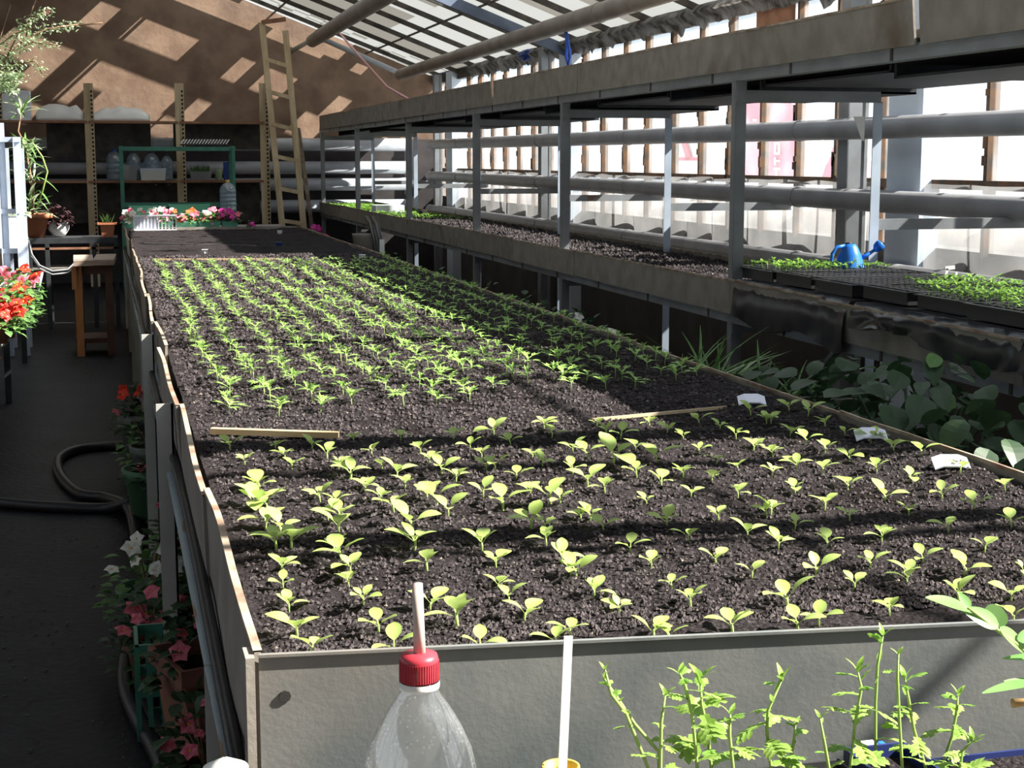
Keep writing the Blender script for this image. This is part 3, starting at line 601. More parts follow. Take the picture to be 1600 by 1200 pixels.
a = P(1334, 182, Y=6.44); b_ = P(1352, 182, Y=6.44); c = P(1347, 220, Y=6.44); mb = MB(); mb.add([a, b_, c + Vector((.01, 0, 0)), c, a + Vector((0, .004, 0)), b_ + Vector((0, .004, 0)), c + Vector((.01, .004, 0)), c + Vector((0, .004, 0))], [(3, 2, 1, 0), (4, 5, 6, 7), (0, 1, 5, 4), (1, 2, 6, 5), (2, 3, 7, 6), (3, 0, 4, 7)]); mb.build('sheet', 'white_plastic', t)
bx = P(605, 326, Y=17.0); tag(MB().span((P(583, 326, Y=17.2).x, 17.0, 1.02), (P(627, 326, Y=17.2).x, 17.3, 1.10)).build('box', 'styrofoam'), 'white box lying on the far end of the lower bench', 'box')
def low_crop(x0, x1, y0, y1, z, num, lab, m='leaf_tray', size=.04, name='young_crop'):
    mb = MB()
    for k in range(num):
        px, py = R(x0, x1), R(y0, y1)
        for q in range(4):
            a = R(0, 6.28); mb.leaf((px, py, z + R(0, .015)), (math.cos(a), math.sin(a), R(.3, 1)), (0, 0, 1), size * R(.6, 1), size * .4, .3, 'oval', n=2)
    o = mb.build(name, m); tag(o, lab, 'seedlings', kind='stuff')
low_crop(FX + .03, RX - .03, 17.4, 20.3, 1.02, 420, 'bright green seedlings crowding the far end of the lower bench', size=.06)
low_crop(FX + .03, RX - .03, 14.6, 17.0, 1.02, 160, 'sparse green seedlings on the lower bench in front of the white box', size=.05)
# ================================================================== SEEDLINGS
def lettuce_proto(seed):
    rr = random.Random(seed); t = thing('lettuce_seedling', (0, 0, 0)); nl = rr.choice((3, 3, 4, 4, 5)); a0 = rr.uniform(0, 6.28)
    mb = MB(); mb.tube([(0, 0, -.012), (rr.uniform(-.001, .001), 0, .005), (0, 0, .012)], [.0015, .0018, .0014], 6); mb.build('stem', 'leaf_lettuce_vein', t, True)
    for k in range(nl):
        a = a0 + k * 6.28 / nl + rr.uniform(-.4, .4); L = rr.uniform(.026, .044) * (.8 if k > 2 else 1); el = rr.uniform(.6, 2.2)
        mb = MB(); mb.leaf((math.cos(a) * .001, math.sin(a) * .001, .008 + .001 * k), (math.cos(a), math.sin(a), el), (0, 0, 1), L, L * rr.uniform(.50, .66), rr.uniform(.25, .7), 'spat', .14, 8)
        mb.build('leaf', 'leaf_lettuce', t, True)
    return t
LP_ = [lettuce_proto(100 + k) for k in range(12)]
tiles = {
 (400, 600): '610,345 905,350 1235,335 1485,300 1590,365 125,395 350,390 180,450 445,440 725,440 1030,420 1340,395 1410,460 225,515 515,515 590,575 790,510 880,570 1085,490 1160,565 1250,595 1495,525 25,660 400,725 500,750 930,640 680,660 780,740 860,800 1070,720 1130,760 1200,810 1420,710 1545,790 20,760 70,770 450,830 530,835 150,910 60,890 520,930 970,890 125,1030 490,1030 990,1030 1410,1010 540,1150 1500,1130 160,1180 590,1195 1070,1165 220,1020 1440,520',
 (800, 600): '200,280 250,310 530,270 590,310 680,350 860,255 970,300 1170,240 1300,280 1400,340 1490,210 1590,250 380,415 470,460 130,450 190,500 635,495 770,415 905,480 1070,355 1170,420 1280,470 1510,390 380,540 475,625 780,560 1070,570 1250,605 1410,530 30,590 115,690 240,765 580,680 840,740 300,770 930,635 1120,690 1410,680 1590,790 430,845 490,850 1290,835 120,900 200,900 215,990 570,910 970,890 1100,990 1470,950 310,1110 740,1040 870,1130 1270,1100 370,1190 1500,1190',
 (1200, 600): '20,250 130,180 250,220 360,270 140,315 240,370 480,340 640,370 355,415 30,430 180,515 510,470 785,440 960,480 345,550 680,535 1200,580 30,570 170,670 500,640 890,600 1090,710 1480,680 730,720 355,770 20,780 510,860 880,810 1290,800 1520,910 170,895 65,1020 370,1000 710,980 1125,935 1355,1050 975,1085 640,1115 300,1165 1230,1180 870,1190 1590,1170',
 (400, 900): '205,190 170,60 580,50 670,170 1090,175 1260,290 255,335 770,320 870,455 1400,440 1510,55 1580,140 350,480',
 (800, 900): '80,260 510,115 670,205 1120,165 1000,50 270,420 360,372 880,380 980,388 1380,350 400,10',
 (1200, 900): '125,160 540,60 320,285 760,230 185,355 870,45 1520,130 1190,130 1540,270',
 (0, 600): '1440,410 1530,500 1585,660 1590,750'}
def band(x, y):
    if y > 3.45: return 'round-leaved green seedling in the strip just in front of the finely cut rows'
    if y > 2.9: return 'pale round-leaved seedling in the middle of the near soil section'
    return 'pale round-leaved seedling near the front edge of the bed'
used = set(); big = {(1535, 880), (935, 840)}
special = {(800, 600, 635, 495): ('tallest seedling, with an upright narrow pale leaf, centre right of near section', 1.7), (800, 600, 905, 480): ('seedling with a broad pale upright leaf beside the tallest seedling', 1.5),
           (400, 900, 1260, 290): ('whitest broad-leaved seedling just right of the straw', 1.45), (400, 900, 870, 455): ('small seedling at the front sheet, left of the bottle cap', 1.0),
           (400, 900, 255, 335): ('round-leaved seedling nearest the left front corner of the bed', 1.15), (400, 900, 350, 480): ('seedling half hidden behind the front sheet at its left end', 1.0),
           (1200, 900, 125, 160): ('spreading three-leaved seedling near the front sheet, right half', 1.2), (800, 900, 1380, 350): ('seedling with dark drooping leaf close to the front sheet', 1.25),
           (800, 600, 475, 625): ('bushy broad-leaved seedling left of the tallest one', 1.35), (1200, 600, 640, 370): ('green seedling right in front of the slotted white label', 1.25),
           (800, 600, 240, 765): ('umbrella-shaped seedling with thick pale stem mid bed', 1.5), (400, 900, 1400, 440): ('two-leaved seedling close to front sheet, right of the bottle cap', 1.0),
           (1200, 900, 1540, 270): ('small seedling tucked behind the front sheet near the frame edge', .9), (400, 600, 540, 1150): ('tall three-leaved seedling at the lower left of the near section', 1.45)}
lettuces = 0; plain = []
ORD = ['first', 'second', 'third', 'fourth', 'fifth', 'sixth', 'seventh', 'eighth', 'ninth', 'tenth', 'eleventh', 'twelfth', 'thirteenth', 'fourteenth', 'fifteenth', 'sixteenth', 'seventeenth', 'eighteenth', 'nineteenth', 'twentieth'] + [str(k) + ('st', 'nd', 'rd', 'th')[min(k % 10 - 1, 3) if k % 10 else 3] for k in range(21, 90)]
for (ox, oy), s_ in tiles.items():
    for q in s_.split():
        a, b_ = map(float, q.split(',')); u, v = ox + a / 4, oy + b_ / 4; p = P(u, v, Z=.93)
        if not (BX0 + .015 < p.x < BX1 - .015 and p.y > yfr(p.x) + .02): 
            if p.y < 2.2: p.y = yfr(p.x) + .03
            p.x = min(max(p.x, BX0 + .02), BX1 - .02)
        proto = random.choice(LP_); key = (ox, oy, int(a), int(b_)); sc = R(.72, 1.12)
        if p.x < .75 and 2.5 < p.y < 3.3: sc *= 1.25
        lab = band(p.x, p.y); sp_ = special.get(key)
        if sp_: lab, sc = sp_
        if proto.name in used: o = copy_tree(proto, label=lab)
        else: o = proto; used.add(proto.name); o['label'] = lab
        o.location = (p.x, p.y, soil_h(p.x, p.y) + .002); o.rotation_euler = (R(-.15, .15), R(-.15, .15), R(0, 6.28)); o.scale = (sc,) * 3
        o['category'] = 'seedling'; o['group'] = 'round-leaved seedlings of the near section'
        if not sp_: plain.append((o, p.x, p.y - yfr(p.x), sc))
        lettuces += 1
plain.sort(key=lambda q: q[2]); ri = 0; rows_ = []
for q in plain:
    if not rows_ or q[2] - rows_[-1][0][2] > .13: rows_.append([q])
    else: rows_[-1].append(q)
for ri, row in enumerate(rows_):
    row.sort(key=lambda q: q[1])
    for ci, q in enumerate(row):
        size = 'small ' if q[3] < .82 else 'larger ' if q[3] > 1.1 else ''
        q[0]['label'] = '%sround-leaved seedling, %s from left in the %s row behind the front sheet' % (size, ORD[ci], ORD[ri])
for pr in LP_:
    if pr.name not in used:
        for ch in list(pr.children): bpy.data.objects.remove(ch)
        bpy.data.objects.remove(pr)
def cutleaf(mb, base, a, el, L, rr):      # pinnate, finely cut leaf
    d = Vector((math.cos(a), math.sin(a), el)).normalized(); side = Vector((-math.sin(a), math.cos(a), 0)); base = Vector(base)
    mb.leaf(base, d, (0, 0, 1), L, L * .26, .35, 'tooth', .05, 5)
    for t in (.45, .68):
        p = base + d * L * t - Vector((0, 0, 1)) * (.35 * L * t * t)
        for s2 in (-1, 1): mb.leaf(p, d * .9 + side * s2 * .9, (0, 0, 1), L * (.42 - .2 * (t - .45)), L * .14, .2, 'oval', .05, 2)
def marigold_proto(seed, parts):
    rr = random.Random(seed); h = rr.uniform(.016, .03); nl = rr.choice((4, 5, 6, 6)); a0 = rr.uniform(0, 6.28)
    if parts:
        t = thing('marigold_seedling', (0, 0, 0)); MB().tube([(0, 0, -.012), (0, 0, h)], [.0016, .0012], 5).build('stem', 'stem_green', t, True)
    mb = MB()
    if not parts: mb.m = 1; mb.tube([(0, 0, -.012), (0, 0, h)], [.0016, .0012], 4, False); mb.m = 0
    for k in range(nl):
        a = a0 + k * 6.28 / nl * 1.02 + rr.uniform(-.3, .3)
        q = MB() if parts else mb
        cutleaf(q, (0, 0, h * (.75 if k < 2 else 1)), a, rr.uniform(.3, 1.1) if k < 4 else rr.uniform(1.4, 2.4), rr.uniform(.034, .046) * (1 if k < 4 else .75), rr)
        if parts: q.build('leaf', 'leaf_marigold', t)
    if parts: return t
    return mesh(mb, ('leaf_marigold', 'stem_green'))
MPp = [marigold_proto(300 + k, True) for k in range(6)]; MPm = [marigold_proto(320 + k, False) for k in range(8)]
spots = []
ncol = 14
for i in range(ncol):
    y = 4.02 + .028 * i + R(0, .08)
    nth = 0
    while y < 10.25:
        x = BX0 + .13 + i * .112 + .012 * noise.noise(Vector((i * 3.1, y * .8, 0))) * 3 + R(-.012, .012)
        if random.random() > .05 and x < BX1 - .03: spots.append((x, y + R(-.02, .02), i, nth)); nth += 1
        y += R(.115, .15)
spots.sort(key=lambda q: q[1])
rest = MB()
for k, (x, y, ci, nth) in enumerate(spots):
    z = soil_h(x, y) + .002; sc = R(.88, 1.25); rz = R(0, 6.28)
    lab = 'finely cut green seedling, %s from the near end of the %s row from the left' % (ORD[nth], ORD[ci])
    if k < 100:
        o = MPp[k] if k < len(MPp) else copy_tree(MPp[k % len(MPp)])
        o.location = (x, y, z); o.rotation_euler = (R(-.12, .12), R(-.12, .12), rz); o.scale = (sc,) * 3; tag(o, lab, 'seedling', 'finely cut seedlings in rows')
    elif k < 300:
        o = bpy.data.objects.new('marigold_seedling', random.choice(MPm)); C.objects.link(o); o.location = (x, y, z); o.rotation_euler = (0, 0, rz); o.scale = (sc,) * 3; tag(o, lab, 'seedling', 'finely cut seedlings in rows')
    else:
        me = MPm[k % 8]; c, s_ = math.cos(rz) * sc, math.sin(rz) * sc; mi = [q.material_index for q in me.polygons]
        b0 = len(rest.v); rest.v += [(x + c * v.co.x - s_ * v.co.y, y + s_ * v.co.x + c * v.co.y, z + sc * v.co.z) for v in me.vertices]
        rest.f += [tuple(i + b0 for i in q.vertices) for q in me.polygons]; rest.mi += mi
tag(rest.build('seedling_rows', ('leaf_marigold', 'stem_green')), 'far rows of finely cut green seedlings, up to the wooden batten', 'seedlings', kind='stuff')
# ================================================================== BACK WALL SHELVING
YS = 20.3
shelf = thing('wall_shelving', (0, YS, 0), 'slotted cream uprights with two long shelf boards along the back wall', 'shelving')
for u in (-6, 137, 279, 411):
    p = P(u, 130, Y=YS); x = p.x; top = P(u, 130, Y=YS).z
    mb = MB(); mb.span((x - .055, YS - .02, 0), (x - .015, YS + .0, top)); mb.span((x + .015, YS - .02, 0), (x + .06, YS, top)); mb.span((x - .055, YS - .012, 0), (x + .06, YS, top)); mb.build('upright', 'wood_cream', shelf)
    mb = MB()
    for q in range(44): mb.box((x + .037, YS - .021, .2 + q * (top - .25) / 44), (.022, .004, .028))
    tag(mb.build('slots', 'black_hole', shelf), kind='stuff')
for v, m in ((189, 'wood_rust'), (282, 'wood_rust')):
    z = P(200, v, Y=YS).z
    for k, (a, b_) in enumerate(((-9, 136), (138, 278), (280, 412))):
        MB().span((P(a, v, Y=YS).x, YS - .03, z - .03), (P(b_, v, Y=YS).x, YS + .38, z)).build('shelf_board', m, shelf)
    if v == 189: MB().span((P(70, v, Y=YS).x, YS + .36, z - .5), (P(236, v, Y=YS).x, YS + .38, z - .03)).build('shade_sheet', 'dark_bar', shelf); MB().span((P(272, v, Y=YS).x, YS + .36, z - .35), (P(410, v, Y=YS).x, YS + .38, z - .03)).build('shade_sheet', 'dark_bar', shelf)  # dark sheets added to stand in for shade behind the shelves
    else: MB().span((P(-9, v, Y=YS).x, YS + .36, z - .55), (P(410, v, Y=YS).x, YS + .38, z - .03)).build('shade_sheet', 'dark_bar', shelf)
Z1, Z2 = P(200, 189, Y=YS).z, P(200, 282, Y=YS).z
def xx(u, Y=YS): return P(u, 230, Y=Y).x
def zz_(v, Y=YS): return P(200, v, Y=Y).z
tag(MB().span((xx(-12), YS, Z1), (xx(50), YS + .3, zz_(143))).build('foam_box', 'styrofoam'), 'large white foam box on the top shelf at the left frame edge', 'box')
def bag(u0, u1, v, lab, seed):
    x0, x1 = xx(u0), xx(u1); z = zz_(v); mb = MB(); nx, ny_ = 14, 5; vs = []
    for i in range(nx + 1):
        for j in range(ny_ + 1):
            t, s_ = i / nx, j / ny_; e = min(1, 6 * t * 1.0, 6 * (1 - t)) ; h = (z - Z1) * (.25 + .75 * math.sin(PI * min(max(s_, .0), 1)) ** .5) * (.5 + .5 * e) * (1 + .3 * noise.noise(Vector((t * 5, s_ * 2, seed))))
            vs.append((x0 + (x1 - x0) * t, YS + .02 + .28 * s_, Z1 + max(.01, h)))
    b0 = len(vs); vs += [(a, b, Z1 + .001) for a, b, c in vs]; fs = []
    q = ny_ + 1
    for i in range(nx):
        for j in range(ny_): a = i * q + j; fs += [(a, a + q, a + q + 1, a + 1), (b0 + a, b0 + a + 1, b0 + a + q + 1, b0 + a + q)]
        fs += [(i * q, b0 + i * q, b0 + (i + 1) * q, (i + 1) * q), (i * q + ny_, (i + 1) * q + ny_, b0 + (i + 1) * q + ny_, b0 + i * q + ny_)]
    for i in (0, nx):
        for j in range(ny_): a = i * q + j; fs.append((a, a + 1, b0 + a + 1, b0 + a))
    mb.add(vs, fs); tag(mb.build('white_bag', 'white_plastic', None, True), lab, 'bag')
bag(58, 132, 164, 'crumpled white bag on the top shelf left of first upright', 3)
bag(144, 236, 168, 'flat wide white bag on top shelf right of first upright', 8)
def bottle(x, y, z, h, r, lab, cap='dark_blue', body='bottle_blue', water=0, ribs=3, capr=.32, group=None):
    t = thing('plastic_bottle', (x, y, z), lab, 'bottle', group)
    prof = [(r * .8, 0), (r * .96, h * .02), (r, h * .05)]
    for k in range(ribs): a = .18 + .5 * k / max(1, ribs); prof += [(r, h * a), (r * .94, h * (a + .02)), (r, h * (a + .04))]
    prof += [(r, h * .68), (r * .92, h * .76), (r * .62, h * .86), (r * capr, h * .92), (r * capr * .9, h * .94)]
    MB().lathe((x, y, z), prof, 24).build('bottle_body', body, t, True)
    MB().lathe((x, y, z), [(r * capr * 1.12, h * .925), (r * capr * 1.15, h * .93), (r * capr * 1.15, h * .995), (r * capr * .9, h), (.001, h)], 16).build('cap', cap, t, True)
    return t
for u, v, rr, lab, cp in ((178, 233, 13, 'large ribbed water bottle with blue cap, left of the green rack post', 'dark_blue'), (208, 236, 11, 'clear plastic bottle behind the white cup on back shelf', 'black_plastic'),
                      (237, 236, 12, 'dark clear bottle behind the white tub on back shelf', 'black_plastic'), (261, 240, 9, 'narrow clear bottle with pale label left of second upright', 'black_plastic')):
    x = xx(u); r = (xx(u + rr) - xx(u)); bottle(x, YS + .22, Z2 + .001, zz_(v) - Z2, r, lab, cp)
x0, x1 = xx(190), xx(214); t = thing('white_cup', ((x0 + x1) / 2, YS + .05, Z2), 'squat white plastic cup on the back shelf beside the tub', 'cup'); MB().lathe(((x0 + x1) / 2, YS + .06, Z2), [((x1 - x0) * .4, 0), ((x1 - x0) * .5, zz_(258) - Z2), ((x1 - x0) * .52, zz_(258) - Z2)], 16).build('cup_wall', 'tub', t, True)
x0, x1 = xx(218), xx(258); h = zz_(263) - Z2
t = thing('plastic_tub', ((x0 + x1) / 2, YS + .05, Z2), 'wide white lidded tub on the back shelf', 'tub'); MB().square(((x0 + x1) / 2, YS + .09, Z2), [(.075, 0), (.08, h * .8)], 0, (x1 - x0) / .16).build('tub_wall', 'white_plastic', t); MB().box(((x0 + x1) / 2, YS + .09, Z2 + h * .9), ((x1 - x0) * 1.02, .17, h * .2)).build('lid', 'label_plastic', t)
x0, x1 = xx(296), xx(330); h = zz_(268) - Z2
t = thing('grass_tub', ((x0 + x1) / 2, YS + .05, Z2), 'clear tub of thin green sprouts on the back shelf', 'tub'); MB().square(((x0 + x1) / 2, YS + .09, Z2), [(.07, 0), (.08, h)], 0, (x1 - x0) / .16).build('tub_wall', 'tub', t); MB().box(((x0 + x1) / 2, YS + .09, Z2 + h * .4), ((x1 - x0) * .85, .13, h * .7)).build('soil', 'soil', t)
mb = MB()
for k in range(90): a = R(0, 6.28); mb.leaf((R(x0 + .03, x1 - .03), YS + R(.04, .14), Z2 + h * .7), (math.cos(a) * .35, math.sin(a) * .2, 1), (0, 1, 0), R(.07, .14), .008, .3, 'long', n=2)
tag(mb.build('sprouts', 'leaf_mid', t), kind='stuff')
x = xx(341); t = thing('green_can', (x, YS + .05, Z2), 'small yellow-green can on the back shelf right of the sprouts', 'can'); MB().lathe((x, YS + .07, Z2), [(.04, 0), (.045, .005), (.045, zz_(265) - Z2), (.03, zz_(264) - Z2), (.001, zz_(264) - Z2)], 14).build('can_wall', 'leaf_pale', t, True)
tag(MB().span((xx(349), YS + .05, Z2), (xx(360), YS + .12, zz_(253))).build('carton', 'dark_blue'), 'small blue and white carton beside the right green post', 'carton')
# green rack in front of the shelving
YR = 19.6; rk = thing('green_rack', (1, YR, 0), 'green painted steel rack in front of the back wall shelving', 'rack')
for u in (189, 364):
    for dy in (0, .45): x = P(u, 230, Y=YR).x; MB().angle((x, YR + dy, .0), (x, YR + dy, P(u, 228, Y=YR).z), .045, .006).build('post', 'green_rack', rk)
xa, xb = P(187, 230, Y=YR).x, P(368, 230, Y=YR).x
for v in (233, 322):
    z = zz_(v, YR)
    for dy in (0, .45): MB().span((xa, YR + dy - .01, z - .02), (xb, YR + dy + .01, z + .03)).build('shelf_rail', 'green_rack', rk)
    MB().span((xa, YR, z - .005), (xb, YR + .45, z + .0)).build('shelf_plate', 'green_rack', rk)
z = zz_(229, YR) + .02; x0, x1 = P(283, 225, Y=YR).x, P(358, 225, Y=YR).x; t = thing('lattice_tray', (x0, YR, z), 'black and white lattice tray on top of the green rack', 'tray'); MB().span((x0, YR, z), (x1, YR + .3, z + .015)).build('base', 'black_plastic', t)
mb = MB()
for q in range(16): xq = x0 + (x1 - x0) * (q + .5) / 16; mb.beam((xq - .02, YR - .004, z + .015), (xq + .02, YR - .004, z + .07), .006, .014)
mb.build('lattice', 'white_plastic', t); MB().span((x0, YR, z + .07), (x1, YR + .3, z + .078)).build('rim', 'black_plastic', t)
bx_ = P(357, 320, Y=19.3); bottle(bx_.x, 19.35, P(357, 332, Y=19.35).z, P(357, 281, Y=19.35).z - P(357, 332, Y=19.35).z, .10, 'clear plastic bottle with yellow cap behind the pink flowers', 'yellow_cap', 'bottle_blue', 0, 4, .22)
tag(MB().span((P(347, 320, Y=19.35).x - .3, 19.2, P(357, 332, Y=19.35).z - .02), (P(365, 320, Y=19.35).x + .1, 19.52, P(357, 332, Y=19.35).z)).build('bottle_board', 'wood_grey', rk))
# ================================================================== LADDER
YLd = 19.95; lad = thing('wooden_ladder', (2.2, YLd, 0), 'pale worn wooden stepladder leaning at the back wall', 'ladder')
def lp(u, v, dy=0): return P(u, v, Y=YLd + dy)
def ext(a, b): a = Vector(a); b = Vector(b); k = (b.z) / (a.z - b.z); return b + (b - a) * k
aL, bL = lp(409, 35, .25), lp(440, 345, 0); aR, bR = lp(446, 48, .25), lp(474, 350, 0); eL, eR = ext(aL, bL), ext(aR, bR)
MB().beam(aL, eL, .075, .045).build('stile', 'wood_cream', lad); MB().beam(aR, eR, .075, .045).build('stile', 'wood_cream', lad)
for k in range(9):
    v = 92 + k * 50.5; t_ = (v - 35) / 310; MB().beam(aL.lerp(bL, t_), aR.lerp(bR, t_), .06, .05).build('rung', 'wood_cream', lad)
aM, bM = lp(466, 200, .25), lp(486, 345, .28); MB().beam(aM, ext(aM, bM), .05, .04).build('rear_leg', 'wood_plank', lad)
MB().beam(lp(409, 35, .25), lp(446, 30, .25), .10, .05).build('top_step', 'wood_rust', lad)
# ribbon, rope
tag(MB().tube([P(519, 38, Y=20.2), P(560, 86, Y=19.5), P(605, 136, Y=18), P(642, 157, Y=16.3)], .014, 6).build('ribbon', 'pink_ribbon', None, True), 'pale pink ribbon hanging from the thin roof pipe to the upper shelf', 'ribbon')
tag(MB().tube([P(u, v, X=3.75) for u, v in ((884, 48), (886, 70), (884, 88), (888, 101), (891, 88), (888, 68), (885, 50))], .013, 6).build('rope', 'bright_blue_rope', None, True), 'bright blue rope looped from the tan pipe above upper shelf', 'rope')
# dark bundle of film on the eave
def wad(u, v, Y, r, m, lab, seed, sx=1.6, name='film_wad', cat='film'):
    c = P(u, v, X=4.28); mb = MB(); bmx = bmesh.new(); bmesh.ops.create_icosphere(bmx, subdivisions=3, radius=1)
    for q in bmx.verts: d = 1 + .45 * noise.noise(q.co * 2 + Vector((seed, 0, 0))); q.co = Vector((q.co.x * r * d, q.co.y * r * sx * d, q.co.z * r * .7 * d)) + c
    mb.add([q.co for q in bmx.verts], [tuple(x.index for x in f.verts) for f in bmx.faces]); bmx.free()
    return tag(mb.build(name, m, None, True), lab, cat)
wad(822, 86, 12.6, .08, 'dark_blue', 'dark bundled film stuffed on the wall top left of blue rope', 3, 2.2)
# ================================================================== FLOWERS AND POTTED PLANTS
def blossom_me(m, m2=None, r=.025, n=5):
    mb = MB()
    for k in range(n): a = k * 6.28 / n; mb.leaf((0, 0, 0), (math.cos(a), math.sin(a), .5), (0, 0, 1), r, r * .95, .5, 'round', .1, 3)
    mb.m = 1; mb.lathe((0, 0, .002), [(r * .14, 0), (r * .1, r * .12), (.0005, r * .14)], 6); mb.m = 0
    return mesh(mb, (m, m2 or 'yellow_cap'))
BL = {k: blossom_me(k) for k in ('pink', 'magenta', 'red', 'white_petal', 'orange')}
def foliage(mb, c, rx, ry, rz, num, L, shape='round', m=0, up=.6, drop=0):
    for k in range(num):
        a = R(0, 6.28); q = R(0, 1) ** .5; ph = R(0, 1); d = Vector((math.cos(a) * q, math.sin(a) * q, ph * math.sqrt(max(0, 1 - q * q * .9))))
        p = Vector(c) + Vector((d.x * rx, d.y * ry, d.z * rz - drop * q * q)); mb.leaf(p, (d.x + R(-.5, .5), d.y + R(-.5, .5), R(-.2, up)), (0, 0, 1), L * R(.6, 1.1), L * R(.5, .8), R(0, .6), shape, .1, 3)
def flower_plant(x, y, z, r, h, lab, leafm='leaf_mid', blooms=('pink',), nb=8, nl=120, L=.045, pot=None, pr=.1, ph=.2, potz=None, group=None, square=False, bs=1.0, front=True, cat='flowering plant', name='flowering_plant'):
    z0 = z if pot is None else z
    t = thing(name, (x, y, z0), lab, cat, group); zt = z0
    if pot:
        if square: MB().square((x, y, z0), [(pr * .75, 0), (pr * .93, ph * .84), (pr * 1.05, ph * .85), (pr * 1.05, ph), (pr * .95, ph), (pr * .9, ph * .85)], .3).build('pot', pot, t)
        else: MB().lathe((x, y, z0), [(pr * .7, 0), (pr * .92, ph * .84), (pr * 1.04, ph * .85), (pr * 1.06, ph), (pr * .95, ph), (pr * .9, ph * .85)], 24).build('pot', pot, t, True)
        zt = z0 + ph * .88; MB().lathe((x, y, zt - .01), [(pr * .9, 0), (.001, .01)], 16).build('soil', 'soil', t)
    mb = MB()
    for k in range(7): a = R(0, 6.28); mb.tube([(x, y, zt), (x + math.cos(a) * r * .5, y + math.sin(a) * r * .5, zt + h * .7)], .003, 4, False)
    mb.build('stems', 'stem_brown', t)
    mb = MB(); foliage(mb, (x, y, zt), r, r, h, nl, L, 'round', drop=.3 * h); tag(mb.build('foliage', leafm, t), kind='stuff')
    for k in range(nb):
        a = R(PI, 2 * PI) if front else R(0, 6.28); q = R(.3, 1); me = BL[random.choice(blooms)]
        s_ = bs * R(.7, 1.2); piece(me, 'blossom', None, t, (x + math.cos(a) * r * q, y + math.sin(a) * r * q, zt + h * R(.35, 1.05) * (1.1 - .5 * q)), (R(.2, 1.2), R(-.5, .5), R(-.5, .5)), s_)
    return t
# row of begonias and trays at the far end of the bed
for k, (u0, u1, m, lab, bl) in enumerate(((192, 232, 'leaf_pale', 'white and pink begonias at the left end of the far flower row', ('white_petal', 'pink', 'white_petal')), (232, 272, 'leaf_mid', 'rose-pink begonias second from left in far flower row', ('pink', 'pink', 'white_petal')),
                                  (272, 308, 'leaf_mid', 'begonias with pink and orange bloom mid far flower row', ('pink', 'pink', 'orange')), (308, 345, 'leaf_mid', 'begonias with light pink bloom right of middle in far row', ('pink', 'white_petal', 'pink')), (345, 372, 'leaf_dark', 'deep magenta begonias in front of yellow-capped bottle', ('magenta', 'pink')),)):
    Y = 15.75; x0, x1 = P(u0, 345, Y=Y).x, P(u1, 345, Y=Y).x; z = .93
    t = thing('flower_tray', ((x0 + x1) / 2, Y, z), lab, 'flowers', 'begonia trays at the far end of the bed')
    mb = MB(); mb.square(((x0 + x1) / 2, Y + .02, z), [(.10, 0), (.12, .06), (.12, .065)], 0, (x1 - x0) / .25); mb.build('tray', 'green_tray', t); MB().box(((x0 + x1) / 2, Y + .02, z + .045), ((x1 - x0) * .9, .2, .01)).build('soil', 'soil', t)
    mb = MB(); foliage(mb, ((x0 + x1) / 2, Y, z + .05), (x1 - x0) * .5, .12, .11, 130, .05, 'round'); tag(mb.build('foliage', m, t), kind='stuff')
    for q in range(17): piece(BL[random.choice(bl)], 'blossom', None, t, (R(x0, x1), Y - R(-.05, .13), z + R(.05, .19)), (R(.4, 1.3), R(-.5, .5), 0), R(.9, 1.5))
Yg = 16.1
for k, (u0, u1, v, lab) in enumerate(((200, 262, 324, 'pale green empty trays behind the left begonias'), (262, 330, 322, 'pale green empty tray behind the middle begonias'))):
    z = P(u0, v, Y=Yg).z; x0, x1 = P(u0, v, Y=Yg).x, P(u1, v, Y=Yg).x; t = thing('empty_tray', (x0, Yg, z), lab, 'tray'); MB().square(((x0 + x1) / 2, Yg + .1, z - .07), [(.09, .928 - z + .07), (.12, .07), (.125, .08), (.11, .08), (.09, .01)], 0, (x1 - x0) / .26).build('tray_wall', 'green_tray', t)
etb = thing('far_table', (1, 15.5, 0), 'low grey support table carrying the flower trays beyond the bed', 'table'); MB().span((.15, 15.5, .86), (1.75, 16.5, .925)).build('table_top', 'wood_grey', etb)
for x in (.2, 1.7):
    for y in (15.6, 16.4): MB().span((x, y, 0), (x + .05, y + .05, .86)).build('leg', 'wood_grey', etb)
flower_plant(P(391, 343, Y=15.2).x, 15.25, .945, .05, .08, 'single magenta bloom in shade at far end of the bed', 'leaf_dark', ('magenta',), 4, 40, .04, bs=1.2)
# printed crate in front of the begonias
Yc_ = 15.2; x0, x1 = P(209, 345, Y=Yc_).x, P(275, 345, Y=Yc_).x; z0_ = .93; z1_ = P(240, 338, Y=Yc_).z
t = thing('low_crate', (x0, Yc_, z0_), 'low white slatted crate in front of the begonias', 'crate')
for z in (z0_ + .006, z1_): MB().span((x0, Yc_ - .004, z - .006), (x1, Yc_ + .01, z + .006)).build('rail', 'styrofoam', t); MB().span((x0, Yc_ + .2, z - .006), (x1, Yc_ + .21, z + .006)).build('rail', 'styrofoam', t)
for q in range(13): x = x0 + (x1 - x0) * q / 12; MB().span((x - .006, Yc_, z0_), (x + .006, Yc_ + .006, z1_)).build('slat', 'styrofoam', t)
MB().span((x0, Yc_ + .012, z0_), (x0 + (x1 - x0) * .55, Yc_ + .016, z1_ - .012)).build('blue_lining', 'label_plastic', t); MB().span((x0, Yc_ + .0, z0_), (x1, Yc_ + .2, z0_ + .004)).build('bottom', 'black_plastic', t)
